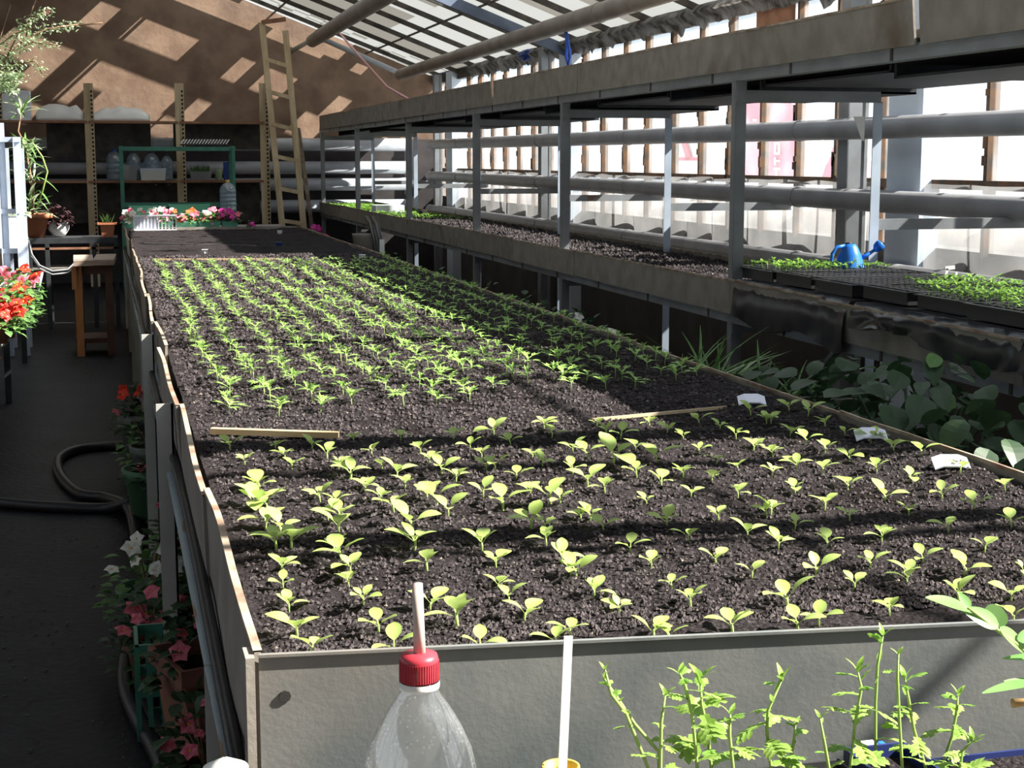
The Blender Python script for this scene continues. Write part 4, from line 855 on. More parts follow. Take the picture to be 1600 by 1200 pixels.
# table at the back left with its pots
YT = 15.3; tz0 = P(120, 372, Y=YT).z; xl, xr_ = P(42, 372, Y=YT).x, P(184, 372, Y=YT).x
t = thing('metal_table', (xl, YT, 0), 'dark metal frame table at the back left carrying flower pots', 'table')
MB().span((xl, YT, tz0 - .05), (xr_, YT + .5, tz0)).build('table_top', 'dark_tray', t); MB().span((xl, YT, P(100, 390, Y=YT).z), (xr_, YT + .03, P(100, 390, Y=YT).z + .02)).build('lower_rail', 'wood_rust', t)
MB().span((xl, YT, P(100, 418, Y=YT).z - .02), (xr_ - .3, YT + .4, P(100, 418, Y=YT).z)).build('lower_shelf', 'wood_grey', t)
for x in (xl, P(71, 400, Y=YT).x, P(144, 400, Y=YT).x, xr_ - .04):
    for dy in (0, .46): MB().span((x, YT + dy, 0), (x + .04, YT + dy + .03, tz0 - .05)).build('leg', 'dark_tray', t)
x = P(168, 360, Y=YT + .1).x; t = thing('potted_onion', (x, YT + .15, tz0), 'square terracotta pot of thin green shoots beside the bed end', 'potted plant')
hp = P(168, 348, Y=YT + .1).z - tz0; MB().square((x, YT + .15, tz0), [(.045, 0), (.06, hp * .85), (.08, hp * .87), (.08, hp), (.07, hp)], 0, 1.15).build('pot', 'terracotta', t); MB().box((x, YT + .15, tz0 + hp - .02), (.12, .11, .01)).build('soil', 'soil', t)
for k in range(16): a = R(0, 6.28); MB().leaf((x + R(-.04, .04), YT + .15, tz0 + hp - .01), (math.cos(a) * .5, math.sin(a) * .3, 1), (0, 1, 0), R(.06, .12), .008, .3, 'long', n=3).build('shoot', 'leaf_mid', t)
x = P(91, 360, Y=YT + .1).x; t = thing('white_bowl_plant', (x, YT + .25, tz0), 'white round bowl of dark purple foliage on the metal table', 'potted plant'); rb_ = (P(109, 350, Y=YT + .1).x - P(73, 350, Y=YT + .1).x) / 2; hb_ = P(91, 347, Y=YT + .2).z - tz0
MB().lathe((x, YT + .25, tz0 + .001), [(rb_ * .25, 0), (rb_ * .6, hb_ * .12), (rb_ * .92, hb_ * .5), (rb_, hb_), (rb_ * .95, hb_), (rb_ * .8, hb_ * .6)], 24).build('bowl', 'white_plastic', t, True); MB().lathe((x, YT + .25, tz0 + hb_ * .8), [(rb_ * .93, 0), (.001, .01)], 16).build('soil', 'soil', t)
mb = MB(); foliage(mb, (x, YT + .25, tz0 + hb_ * .8), rb_ * 1.1, rb_, .2, 140, .07, 'oval'); tag(mb.build('foliage', 'leaf_purple', t), kind='stuff')
x = P(50, 345, Y=YT + .1).x; yq = YT + .2; hp = P(50, 334, Y=yq).z - tz0; t = thing('dracaena', (x, yq, tz0), 'tall spiky green plant in terracotta pot on the metal table', 'potted plant')
MB().lathe((x, yq, tz0 + .001), [(.10, 0), (.155, hp * .8), (.19, hp * .82), (.195, hp), (.18, hp), (.17, hp * .85)], 24).build('pot', 'terracotta', t, True); MB().lathe((x, yq, tz0 + hp * .86), [(.17, 0), (.001, .01)], 16).build('soil', 'soil', t)
st = [P(50, 335, Y=yq), P(52, 300, Y=yq), P(45, 260, Y=yq), P(38, 225, Y=yq), P(28, 205, Y=yq), P(34, 170, Y=yq)]
MB().tube(st, [.016, .014, .012, .011, .01, .008], 8).build('stem', 'stem_brown', t, True)
MB().tube([P(34, 215, Y=yq), P(50, 222, Y=yq - .1), P(66, 245, Y=yq - .1), P(74, 268, Y=yq - .1), P(66, 300, Y=yq - .1), P(56, 330, Y=yq)], .008, 6).build('runner', 'stem_green', t, True)
ml = MB().leaf((0, 0, 0), (1, 0, .5), (0, 0, 1), .26, .03, .5, 'long', .1, 5); dme = mesh(ml, 'leaf_pale'); ml = MB().leaf((0, 0, 0), (1, 0, .5), (0, 0, 1), .22, .026, .8, 'long', .1, 5); dme2 = mesh(ml, 'leaf_mid')
for k in range(120):
    a = random.choice((.02, .1, .2, .3, .45, .5, .55, .95, 1.0)) * 5 ; i = min(4, int(a)); c = st[i].lerp(st[i + 1], a - i); c = c + Vector((R(-.03, .03), R(-.03, .03), R(-.06, .06)))
    piece(random.choice((dme, dme2)), 'leaf', None, t, c, (R(-.3, .3), R(-1.0, .3), R(0, 6.28)), R(.6, 1.05))
# trestle: short bench with two planks
YQ = 13.0; tzq = P(140, 410, Y=YQ).z; xa, xb = P(113, 410, Y=YQ).x, P(181, 410, Y=YQ).x
t = thing('plank_stool', (xa, YQ, 0), 'rough wooden trestle with two short planks on top, standing in the aisle', 'stool')
MB().box(((xa + .48 * (xb - xa) + xa) / 2, YQ + .3, tzq), ((xb - xa) * .46, .8, .045), .02).build('plank', 'wood_plank', t); MB().box((xb - (xb - xa) * .25, YQ + .3, tzq + .004), ((xb - xa) * .48, .8, .045), -.03).build('plank', 'wood_plank', t)
MB().span((xa + .01, YQ + .02, 0), (xa + .07, YQ + .09, tzq - .03)).build('leg', 'wood_orange', t); MB().span((xa - .01, YQ + .0, tzq - .22), (xa + .03, YQ + .08, tzq - .04)).build('cleat', 'wood_orange', t)
MB().span((xb - .09, YQ + .02, 0), (xb - .03, YQ + .09, tzq - .03)).build('leg', 'wood_shaded', t)  # shade painted into this leg; the lit front leg stays orange
for x in (xa + .01, xb - .09): MB().span((x, YQ + .58, 0), (x + .06, YQ + .65, tzq - .03)).build('leg', 'wood_shaded', t)
MB().span((xa, YQ + .1, .10), (xb - .03, YQ + .55, .14)).build('lower_board', 'wood_shaded', t); MB().span((xa + .02, YQ + .04, tzq - .1), (xb - .04, YQ + .07, tzq - .03)).build('apron', 'wood_shaded', t)
# coiled light hose hanging by the table
hpts = [P(43, 371, Y=15.29), P(50, 398, Y=14.5), P(62, 415, Y=14.4), P(82, 424, Y=14.4), P(106, 421, Y=14.4), P(118, 410, Y=14.5)]
t = thing('hanging_hose', hpts[0], 'two strands of grey hose sagging from the metal table', 'hose')
for dz in (0, -.03): MB().tube([p + Vector((0, 0, dz)) for p in hpts], .009, 8).build('strand', 'painted_steel', t, True)
MB().tube([P(66, 425, Y=14.4), P(57, 466, Y=14.4)], .012, 6).build('hanging_end', 'grey_card', t, True)
# left-hand flower bench and white rack
YL0 = 8.6; zb = .60
t = thing('flower_bench', (-1.3, YL0, 0), 'white-edged bench along the left frame edge under the petunias', 'bench'); MB().span((-1.5, 8.4, zb), (-.62, 12.8, zb + .03)).build('bench_top', 'wood_grey', t); MB().span((-.64, 8.4, zb - .05), (-.61, 12.8, zb + .06)).build('front_board', 'wood_grey', t)
for y in (8.5, 10.6, 12.7):
    for x in (-1.45, -.7): MB().span((x, y, 0), (x + .04, y + .04, zb)).build('leg', 'dark_tray', t)
for k, (u, v, Y, bl, lab) in enumerate(((12, 428, 8.85, ('magenta',), 'magenta petunia at the left frame edge'), (36, 418, 10.6, ('red', 'red', 'pink'), 'bright red and pink geranium near white rack foot'), (26, 440, 9.7, ('white_petal', 'white_petal', 'pink'), 'white and pale pink petunia between magenta and red flowers'),
                                  (8, 455, 9.0, ('orange', 'red'), 'orange-red petunia lowest at the left frame edge'), (28, 435, 9.4, ('red', 'orange'), 'leafy plant with small red blooms at left edge'), (4, 490, 8.6, ('red',), 'trailing green plant spilling below the left flower bench'))):
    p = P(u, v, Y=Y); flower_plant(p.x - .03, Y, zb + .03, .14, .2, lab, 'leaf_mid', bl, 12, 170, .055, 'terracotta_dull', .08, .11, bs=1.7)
mb = MB()
for k in range(170): q = R(0, 1); p = P(R(0, 38 - 28 * q), 455 + 60 * q + R(-6, 6), Y=R(8.9, 9.6)); mb.leaf(p, (R(-.6, 1), R(-1, 0), R(-.6, .3)), (0, 0, 1), R(.03, .055), R(.025, .04), .4, 'round', .1, 3)
tag(mb.build('trailing_leaves', 'leaf_mid'), 'mass of bright trailing leaves spilling over the left flower bench', 'leaves', kind='stuff')
t = thing('white_rack', (-.9, 13.2, 0), 'white painted steel rack at the left frame edge behind the flowers', 'rack')
for u, Y in ((5, 13.2), (30, 13.2), (-30, 13.2)):
    x = P(u, 300, Y=Y).x; MB().angle((x, Y, 0), (x, Y, P(u, 192 if u < 20 else 214, Y=Y).z), .06, .006).build('post', 'pale_steel', t); MB().span((x - .02, Y + .6, 0), (x + .02, Y + .64, 1.7)).build('post', 'pale_steel', t)
for v in (218, 330, 392): z = P(20, v, Y=13.2).z; MB().span((P(-30, v, Y=13.2).x, 13.18, z - .02), (P(31, v, Y=13.2).x, 13.2, z + .02)).build('cross_bar', 'pale_steel', t)
z = P(20, 392, Y=13.2).z; MB().span((P(-30, 300, Y=13.2).x, 13.2, z), (P(31, 300, Y=13.2).x, 13.8, z + .02)).build('shelf_plate', 'pale_steel', t)
t = thing('pale_crate', (-.95, 13.25, z + .02), 'pale green-rimmed crate standing in the white rack', 'crate'); x0, x1 = P(-25, 345, Y=13.3).x, P(26, 345, Y=13.3).x; MB().square(((x0 + x1) / 2, 13.5, z + .02), [(.15, 0), (.18, .25), (.185, .26), (.17, .26)], 0, (x1 - x0) / .37).build('crate_wall', 'styrofoam', t); mb = MB(); foliage(mb, ((x0 + x1) / 2, 13.5, z + .26), .3, .15, .1, 80, .06, 'round'); tag(mb.build('foliage', 'leaf_pale', t), kind='stuff')
# climbing plant top left
YV = 10.5; t = thing('climbing_rose', P(-40, 600, Y=YV), 'climbing plant with small leaves and one pink bloom, top left', 'climbing plant')
br = [[(-40, 300), (-20, 150), (10, 90), (40, 60), (75, 45), (122, 38)], [(-30, 200), (-5, 110), (20, 80), (50, 66), (90, 70)], [(-30, 220), (0, 120), (25, 100), (55, 95), (66, 115)], [(-20, 200), (5, 140), (20, 125), (40, 118)], [(0, 60), (6, 40), (16, 8)], [(40, 60), (48, 20), (56, 0)], [(80, 44), (120, 40), (160, 36)], [(-10, 100), (0, 70), (20, 55), (45, 45)], [(10, 90), (35, 40), (62, 22), (78, 18)]]
for b_ in br: MB().tube([P(u, v, Y=YV + R(-.1, .1)) for u, v in b_], .005, 5).build('branch', 'stem_brown', t, True)
mb = MB()
for b_ in br[:4] + br[7:] + br[:2]:
    for k in range(120):
        q = R(.8, len(b_) - 1.01); i = int(q); p = Vector((*b_[i], 0)).lerp(Vector((*b_[i + 1], 0)), q - i); p = P(p.x + R(-9, 9), p.y + R(-8, 8), Y=YV + R(-.15, .15)); mb.leaf(p, (R(-1, 1), R(-1, 1), R(-.5, .8)), (0, 0, 1), R(.018, .034), R(.012, .02), .3, 'oval', .1, 2)
for k in range(420): p = P(R(-6, 30 + 0), R(112, 145), Y=YV + R(-.15, .15)); mb.leaf(p, (R(-1, 1), R(-1, 1), R(-.5, .8)), (0, 0, 1), R(.02, .035), R(.012, .02), .3, 'oval', .1, 2)
tag(mb.build('leaves', 'leaf_pale', t), kind='stuff')
for u, v in ((73, 19), (70, 22), (76, 17)): piece(BL['pink'], 'blossom', None, t, P(u, v, Y=YV), (1.2, 0, R(0, 2)), .7)
MB().tube([P(-40, 300, Y=YV), P(-42, 560, Y=YV), (P(-42, 560, Y=YV).x, YV, .3)], .012, 6).build('trunk', 'stem_brown', t, True); q = P(-42, 560, Y=YV); MB().lathe((q.x, YV, 0), [(.12, 0), (.17, .3), (.18, .32), (.16, .32)], 20).build('pot', 'terracotta_dull', t, True)
# ================================================================== UNDER THE BED, LEFT SIDE
def gp(u, v, z): return P(u, v, Z=z)
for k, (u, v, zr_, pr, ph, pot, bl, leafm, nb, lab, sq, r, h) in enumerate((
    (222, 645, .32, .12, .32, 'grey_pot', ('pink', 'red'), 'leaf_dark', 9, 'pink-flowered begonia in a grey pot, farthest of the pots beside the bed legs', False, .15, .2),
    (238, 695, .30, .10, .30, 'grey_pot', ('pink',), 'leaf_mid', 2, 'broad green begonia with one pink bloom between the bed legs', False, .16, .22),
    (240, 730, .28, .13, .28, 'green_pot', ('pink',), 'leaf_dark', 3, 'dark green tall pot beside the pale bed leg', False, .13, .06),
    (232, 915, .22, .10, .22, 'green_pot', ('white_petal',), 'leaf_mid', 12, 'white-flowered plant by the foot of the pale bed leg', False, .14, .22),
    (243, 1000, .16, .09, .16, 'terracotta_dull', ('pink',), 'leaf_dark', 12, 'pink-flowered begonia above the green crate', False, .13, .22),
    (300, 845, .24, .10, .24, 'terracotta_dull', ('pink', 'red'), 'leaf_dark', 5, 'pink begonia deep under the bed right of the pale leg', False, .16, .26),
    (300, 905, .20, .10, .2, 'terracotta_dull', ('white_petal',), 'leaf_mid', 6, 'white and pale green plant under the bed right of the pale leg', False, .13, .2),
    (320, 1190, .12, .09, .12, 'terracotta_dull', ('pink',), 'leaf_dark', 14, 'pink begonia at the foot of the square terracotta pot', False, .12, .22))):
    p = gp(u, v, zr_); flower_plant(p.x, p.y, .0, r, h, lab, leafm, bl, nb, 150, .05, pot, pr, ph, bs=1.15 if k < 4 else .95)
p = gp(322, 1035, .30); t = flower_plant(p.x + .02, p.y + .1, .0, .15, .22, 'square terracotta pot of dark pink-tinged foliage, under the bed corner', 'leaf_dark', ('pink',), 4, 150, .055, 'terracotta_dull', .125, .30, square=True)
p = gp(243, 1015, .27); cr = thing('green_crate', (p.x, p.y + .1, 0), 'small green plastic crate between bed leg and black hose', 'crate')
for z in (.02, .15, .27):
    for (a, b_) in (((-.055, -.1), (.055, -.09)), ((-.055, .09), (.055, .1)), ((-.055, -.1), (-.045, .1)), ((.045, -.1), (.055, .1))): MB().span((p.x + a[0], p.y + .1 + a[1], z - .015), (p.x + b_[0], p.y + .1 + b_[1], z + .015)).build('band', 'green_rack', cr)
for dx in (-.05, -.018, .018, .05):
    for dy in (-.095, .095): MB().box((p.x + dx, p.y + .1 + dy, .145), (.014, .012, .27)).build('slat', 'green_rack', cr)
MB().box((p.x, p.y + .1, .005), (.10, .19, .01)).build('bottom', 'green_rack', cr)
# hose on the floor
def hose(px, lab, r=.026):
    pts = [gp(u, v, .026 + dz) for u, v, dz in px]; out = []
    for i in range(len(pts) - 1):
        p0, p1, p2, p3 = pts[max(i - 1, 0)], pts[i], pts[i + 1], pts[min(i + 2, len(pts) - 1)]
        for s_ in range(6):
            q = s_ / 6; out.append(.5 * ((2 * p1) + (-p0 + p2) * q + (2 * p0 - 5 * p1 + 4 * p2 - p3) * q * q + (-p0 + 3 * p1 - 3 * p2 + p3) * q ** 3))
    out.append(pts[-1]); tag(MB().tube(out, r, 10).build('garden_hose', 'black_rubber', None, True), lab, 'hose')
hose([(216, 697, 0), (170, 697, 0), (120, 703, 0), (92, 718, 0), (96, 745, 0), (125, 772, 0), (165, 778, 0), (200, 792, .03), (212, 830, .03), (218, 870, 0), (228, 900, 0)], 'thick black hose looping out over the aisle floor')
hose([(-20, 784, 0), (30, 789, 0), (100, 793, 0), (170, 794, 0), (205, 780, .06), (213, 750, .06), (208, 735, .03)], 'thick black hose running in from the left frame edge')
hose([(232, 960, 0), (212, 990, 0), (199, 1030, 0), (198, 1075, 0), (215, 1120, 0), (243, 1170, 0), (262, 1215, 0)], 'thick black hose curving along the near bed leg, outer strand')
hose([(244, 965, .0), (226, 1000, 0), (214, 1040, 0), (216, 1080, 0), (232, 1115, 0), (258, 1160, 0), (285, 1215, 0)], 'thick black hose curving along the near bed leg, inner strand', .022)
# ================================================================== PLANTS BETWEEN BED AND BENCH
st = thing('plank_stand', (2.2, 4.2, 0), 'low dark plank stand behind the bed, under the potted plants', 'stand'); MB().span((2.0, 3.0, .42), (2.45, 19.8, .45)).build('plank', 'wood_grey', st)
for y in np.arange(3.1, 19.8, 1.8):
    for x in (2.03, 2.38): MB().span((x, y, 0), (x + .04, y + .04, .42)).build('leg', 'wood_grey', st)
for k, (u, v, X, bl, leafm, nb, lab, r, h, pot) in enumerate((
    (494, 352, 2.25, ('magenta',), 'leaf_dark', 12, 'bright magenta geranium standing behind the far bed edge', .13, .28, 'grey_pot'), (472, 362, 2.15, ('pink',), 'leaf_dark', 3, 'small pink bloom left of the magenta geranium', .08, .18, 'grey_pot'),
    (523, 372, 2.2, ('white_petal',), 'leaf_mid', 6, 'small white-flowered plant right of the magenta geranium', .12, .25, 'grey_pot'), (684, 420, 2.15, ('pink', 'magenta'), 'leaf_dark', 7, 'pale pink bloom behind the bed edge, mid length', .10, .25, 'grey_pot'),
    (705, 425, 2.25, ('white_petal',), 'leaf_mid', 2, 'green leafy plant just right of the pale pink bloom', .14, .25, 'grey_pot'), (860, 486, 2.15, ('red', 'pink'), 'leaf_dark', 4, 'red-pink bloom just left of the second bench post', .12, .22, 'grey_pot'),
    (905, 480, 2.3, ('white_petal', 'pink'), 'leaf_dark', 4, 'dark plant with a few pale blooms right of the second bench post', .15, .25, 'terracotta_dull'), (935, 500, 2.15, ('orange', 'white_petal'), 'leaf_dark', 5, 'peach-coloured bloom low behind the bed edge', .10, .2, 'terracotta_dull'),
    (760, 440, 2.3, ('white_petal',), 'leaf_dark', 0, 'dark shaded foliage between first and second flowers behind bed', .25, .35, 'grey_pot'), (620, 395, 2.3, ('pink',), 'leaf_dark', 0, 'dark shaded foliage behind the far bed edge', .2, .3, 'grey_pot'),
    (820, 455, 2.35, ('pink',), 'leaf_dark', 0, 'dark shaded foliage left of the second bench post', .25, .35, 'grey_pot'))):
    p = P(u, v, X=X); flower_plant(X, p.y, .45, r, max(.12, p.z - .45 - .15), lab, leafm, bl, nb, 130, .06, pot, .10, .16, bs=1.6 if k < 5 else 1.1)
p = P(572, 378, X=2.2); t = thing('beige_pot', (2.2, p.y, .45), 'empty-looking beige pot behind the bed beside a white label', 'pot'); MB().lathe((2.2, p.y, .451), [(.08, 0), (.12, p.z - .45 + .05), (.125, p.z - .45 + .07), (.11, p.z - .45 + .07), (.10, .3)], 20).build('pot_wall', 'asbestos', t, True); MB().lathe((2.2, p.y, p.z), [(.11, 0), (.001, .01)], 12).build('soil', 'soil', t)
a = P(597, 392, X=2.15); b_ = P(597, 374, X=2.15); tag(MB().box((2.15, a.y, (a.z + b_.z) / 2 - .1), (.04, .006, b_.z - a.z + .2)).build('plant_label', 'white_plastic'), 'upright white plastic label right of the beige pot', 'plant label')
for k, du in enumerate((0, 9)): tag(MB().tube([P(573 + du, 340, X=2.3), P(580 + du, 352, X=2.25), P(585 + du, 375, X=2.2), P(588 + du, 398, X=2.2), (2.2, P(588 + du, 398, X=2.2).y, .45)], .02, 8).build('black_hose', 'black_rubber', None, True), ('left', 'right')[k] + ' one of two dark hoses arching down behind the bed', 'hose')
# spider plants
def spider(u, v, X, lab, num=60, L=.42, seed=0):
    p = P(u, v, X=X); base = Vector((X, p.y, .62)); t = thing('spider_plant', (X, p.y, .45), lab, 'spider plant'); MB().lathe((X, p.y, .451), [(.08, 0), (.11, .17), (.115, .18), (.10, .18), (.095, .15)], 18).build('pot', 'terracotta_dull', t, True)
    l1 = MB(); n = 8
    for k in range(n): pass
    l1 = mesh(MB().leaf((0, 0, 0), (.55, 0, 1), (0, 0, 1), L, .016, .55, 'long', .15, 7), 'leaf_mid'); l2 = mesh(MB().leaf((0, 0, 0), (.75, 0, 1), (0, 0, 1), L * .9, .014, .75, 'long', .15, 7), 'leaf_pale')
    for k in range(num): piece(random.choice((l1, l1, l2)), 'leaf', None, t, base + Vector((R(-.03, .03), R(-.03, .03), 0)), (R(-.3, .3), R(-.3, .3), R(0, 6.28)), R(.55, 1.0))
    MB().lathe((X, p.y, .61), [(.095, 0), (.001, .01)], 12).build('soil', 'soil', t)
spider(1075, 575, 2.15, 'striped spider plant left of the tall near bench post'); spider(1110, 572, 2.25, 'striped spider plant directly left of the tall near bench post', 50, .4)
spider(1178, 600, 2.2, 'striped spider plant just right of the tall near bench post', 55, .42); spider(1240, 600, 2.5, 'sparse spider plant in the dark right of near bench post', 30, .35)
# big leafy plants in the dark at right
lm = MB().leaf((0, 0, 0), (1, 0, .1), (0, 0, 1), .11, .10, .3, 'round', .06, 6); big1 = mesh(lm, 'leaf_dark'); lm = MB().leaf((0, 0, 0), (1, 0, .1), (0, 0, 1), .12, .075, .4, 'oval', .08, 6); big2 = mesh(lm, 'leaf_dark'); lm = MB().leaf((0, 0, 0), (1, 0, .1), (0, 0, 1), .10, .08, .3, 'round', .08, 6); big3 = mesh(lm, 'leaf_mid')
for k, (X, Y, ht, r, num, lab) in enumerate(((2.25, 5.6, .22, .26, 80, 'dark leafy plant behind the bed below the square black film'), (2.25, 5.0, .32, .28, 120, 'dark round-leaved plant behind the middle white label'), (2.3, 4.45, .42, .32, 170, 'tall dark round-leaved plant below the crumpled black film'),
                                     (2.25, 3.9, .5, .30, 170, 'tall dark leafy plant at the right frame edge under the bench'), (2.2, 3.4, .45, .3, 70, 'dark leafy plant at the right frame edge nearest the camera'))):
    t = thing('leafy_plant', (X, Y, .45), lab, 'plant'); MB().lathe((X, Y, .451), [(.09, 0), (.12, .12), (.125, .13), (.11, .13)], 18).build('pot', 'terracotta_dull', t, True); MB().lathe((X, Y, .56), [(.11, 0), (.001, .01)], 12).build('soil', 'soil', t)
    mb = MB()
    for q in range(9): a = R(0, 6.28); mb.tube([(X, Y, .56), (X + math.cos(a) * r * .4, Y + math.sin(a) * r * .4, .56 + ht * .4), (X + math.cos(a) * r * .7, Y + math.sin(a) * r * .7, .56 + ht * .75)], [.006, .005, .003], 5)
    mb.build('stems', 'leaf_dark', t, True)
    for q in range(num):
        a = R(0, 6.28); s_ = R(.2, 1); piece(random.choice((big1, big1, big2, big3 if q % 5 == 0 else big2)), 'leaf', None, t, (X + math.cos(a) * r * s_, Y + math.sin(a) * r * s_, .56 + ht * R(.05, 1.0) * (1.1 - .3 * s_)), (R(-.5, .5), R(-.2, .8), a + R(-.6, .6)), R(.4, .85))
# ================================================================== OUTSIDE THE WINDOWS
def prism(px, X, th, m, name, lab=None, parent=None, cat='sign'):
    mb = MB(); n = len(px); vs = [P(u, v, X=X) for u, v in px]; vs += [v + Vector((th, 0, 0)) for v in vs]
    mb.add(vs, [tuple(range(n)), tuple(range(2 * n - 1, n - 1, -1))] + [(i, i + n, (i + 1) % n + n, (i + 1) % n) for i in range(n)]); return mb.build(name, m, parent)
XB = 9.0; t = thing('pink_banner', P(1250, 275, X=XB), 'pink and white banner with white lettering outside the windows', 'banner'); z_ = P(1200, 275, X=XB).z
prism([(1112, 160), (1150, 146), (1150, 276), (1112, 276)], XB, .05, 'banner_white', 'white_panel', None, t)
prism([(1150, 146), (1214, 142), (1246, 170), (1246, 276), (1150, 276)], XB, .05, 'banner_pink', 'pink_panel', None, t)
prism([(1246, 176), (1300, 240), (1284, 276), (1246, 276)], XB, .05, 'banner_white', 'white_panel', None, t)
prism([(1284, 277), (1300, 232), (1318, 214), (1360, 248), (1372, 278)], XB, .05, 'banner_pink', 'pink_panel', None, t)
for q, (a, b_, c, d) in enumerate(((1176, 186, 1181, 190), (1209, 222, 1217, 226), (1209, 226, 1211, 238), (1215, 226, 1217, 238), (1209, 238, 1217, 242), (1209, 246, 1211, 258), (1211, 250, 1217, 253), (1209, 262, 1217, 266), (1211, 266, 1213, 276))): prism([(a, b_), (c, b_), (c, d), (a, d)], XB - .03, .02, 'banner_white', 'letter_stroke', None, t)
for x in (1130, 1245, 1350): a = P(x, 276, X=XB); MB().span((XB + .05, a.y - .04, .2), (XB + .12, a.y + .04, a.z + .2)).build('post', 'painted_steel', t)
t = thing('red_lettering', P(1075, 250, X=XB), 'red angular lettering on the white wall outside the windows', 'sign')
prism([(1036, 178), (1042, 176), (1046, 198), (1040, 200)], XB - .02, .03, 'banner_red', 'stroke', None, t); prism([(1064, 222), (1070, 220), (1079, 250), (1072, 250)], XB - .02, .03, 'banner_red', 'stroke', None, t); prism([(1057, 246), (1100, 246), (1100, 251), (1057, 251)], XB - .02, .03, 'banner_red', 'stroke', None, t)
prism([(985, 160), (1105, 150), (1105, 300), (985, 300)], XB + .04, .05, 'banner_white', 'white_board', None, t)
for x in (1000, 1095): a = P(x, 300, X=XB); MB().span((XB + .1, a.y - .04, .2), (XB + .16, a.y + .04, a.z + .2)).build('post', 'painted_steel', t)
mb = MB(); n = 150; K = 6; vs = []
for i in range(n + 1):
    y = 2 + 18.9 * i / n; h = 1.22 + .16 * noise.noise(Vector((y * 1.1, 0, 0))) + .12 * noise.noise(Vector((y * 4, 4, 0)))
    for k in range(K + 1): a = PI * k / K; vs.append((5.3 - .68 * math.cos(a), y, .2 + (h - .2) * math.sin(a) ** .7 + .02 * noise.noise(Vector((y * 9, k, 0)))))
mb.add(vs, [(i * (K + 1) + k, (i + 1) * (K + 1) + k, (i + 1) * (K + 1) + k + 1, i * (K + 1) + k + 1) for i in range(n) for k in range(K)])
tag(mb.build('earth_bank', 'mound', None, True), 'brown earth bank outside, seen through the film curtain', 'bank', kind='stuff')
# ================================================================== FOREGROUND TABLE
TZ = .76; nt_ = thing('near_table', (.8, .7, 0), 'dark potting table below the frame in front of the bed', 'table'); MB().span((-.1, .25, TZ - .03), (1.75, 1.76, TZ)).build('table_top', 'wood_grey', nt_)
for x in (-.05, 1.66):
    for y in (.3, 1.68): MB().span((x, y, 0), (x + .05, y + .05, TZ - .03)).build('leg', 'wood_grey', nt_)
YBt = 1.12; c = P(655, 1045, Y=YBt); cx = c.x; zt = P(655, 1022, Y=YBt).z; zc0 = P(655, 1062, Y=YBt).z; zn = P(655, 1072, Y=YBt).z; cr_ = (P(685, 1040, Y=YBt).x - P(625, 1040, Y=YBt).x) / 2
t = thing('spray_bottle', (cx, YBt, TZ), 'clear plastic bottle with red cap and straw in the foreground', 'bottle')
def rr_(v, w_): return (abs(P(655 + w_, v, Y=YBt).x - cx), P(655, v, Y=YBt).z - TZ)
prof = [(.030, 0.001), (.044, .004), (.047, .02), (.047, .10)] + [(.0455, .12), (.047, .14)] + [rr_(1230, 92), rr_(1200, 87), rr_(1170, 80), rr_(1140, 67), rr_(1115, 53), rr_(1095, 40), rr_(1080, 30), rr_(1072, 26), rr_(1060, 25)]
bt = MB().lathe((cx, YBt, TZ), prof, 48).build('bottle_body', 'bottle_pet', t, True)
MB().lathe((cx, YBt, 0), [(cr_ * 1.03, zn - .001), (cr_ * 1.05, zn + .001), (cr_ * 1.04, zc0 - .0005)], 32).build('cap_ring', 'white_plastic', t, True)
cp = MB().lathe((cx, YBt, 0), [(cr_, zc0), (cr_, zt - .004), (cr_ * .93, zt), (cr_ * .3, zt + .0015), (.0005, zt + .0015)], 32).build('cap', 'red_cap', t, True)
for q in range(48):
    a = 2 * PI * q / 48; MB_ = MB().box((cx + math.cos(a) * cr_, YBt + math.sin(a) * cr_, (zc0 + zt - .004) / 2), (.0009, .0009, zt - zc0 - .006), a)
    if q == 0: rib = MB_
    else: rib.add(MB_.v, MB_.f)
tag(rib.build('grip_ribs', 'red_cap', cp), kind='stuff')
MB().tube([P(656, 1032, Y=YBt), P(652, 912, Y=YBt)], [.0048, .0042], 12).build('straw', 'straw', t, True)
dr = MB()
for q in range(260):
    v = R(1085, 1200); wmax = np.interp(v, [1080, 1095, 1115, 1140, 1170, 1200], [28, 38, 51, 65, 78, 85]); a = R(0, 6.28); rad = abs(P(655 + wmax, v, Y=YBt).x - cx) - .0006; r_ = R(.0004, .0013)
    dr.lathe((cx + math.cos(a) * rad, YBt + math.sin(a) * rad, P(655, v, Y=YBt).z), [(.0001, -r_), (r_, 0), (.0001, r_)], 5)
tag(dr.build('droplets', 'bottle_pet', t, True), kind='stuff')
# yellow pot with white stick
Yp = 1.34; pc = P(876, 1196, Y=Yp); t = thing('yellow_pot', (pc.x, Yp, TZ), 'yellow-rimmed pot at the bottom frame edge holding a white stick', 'pot'); hz = pc.z - TZ + .0
pr_ = (P(903, 1196, Y=Yp).x - P(848, 1196, Y=Yp).x) / 2; MB().lathe((pc.x, Yp, TZ), [(pr_ * .7, .001), (pr_ * .95, hz - .015), (pr_ * 1.05, hz - .014), (pr_ * 1.05, hz), (pr_ * .92, hz), (pr_ * .9, hz - .03)], 24).build('pot_wall', 'yellow_pot', t, True); MB().lathe((pc.x, Yp, TZ + hz - .02), [(pr_ * .92, 0), (.001, .004)], 16).build('soil', 'soil', t)
a = P(878, 1205, Y=Yp); b_ = P(888, 994, Y=Yp); tag(MB().beam(a - Vector((0, 0, .01)), b_, .0085, .0018).build('plant_label', 'white_plastic'), 'tall white plastic label stick standing in the yellow pot', 'plant label')
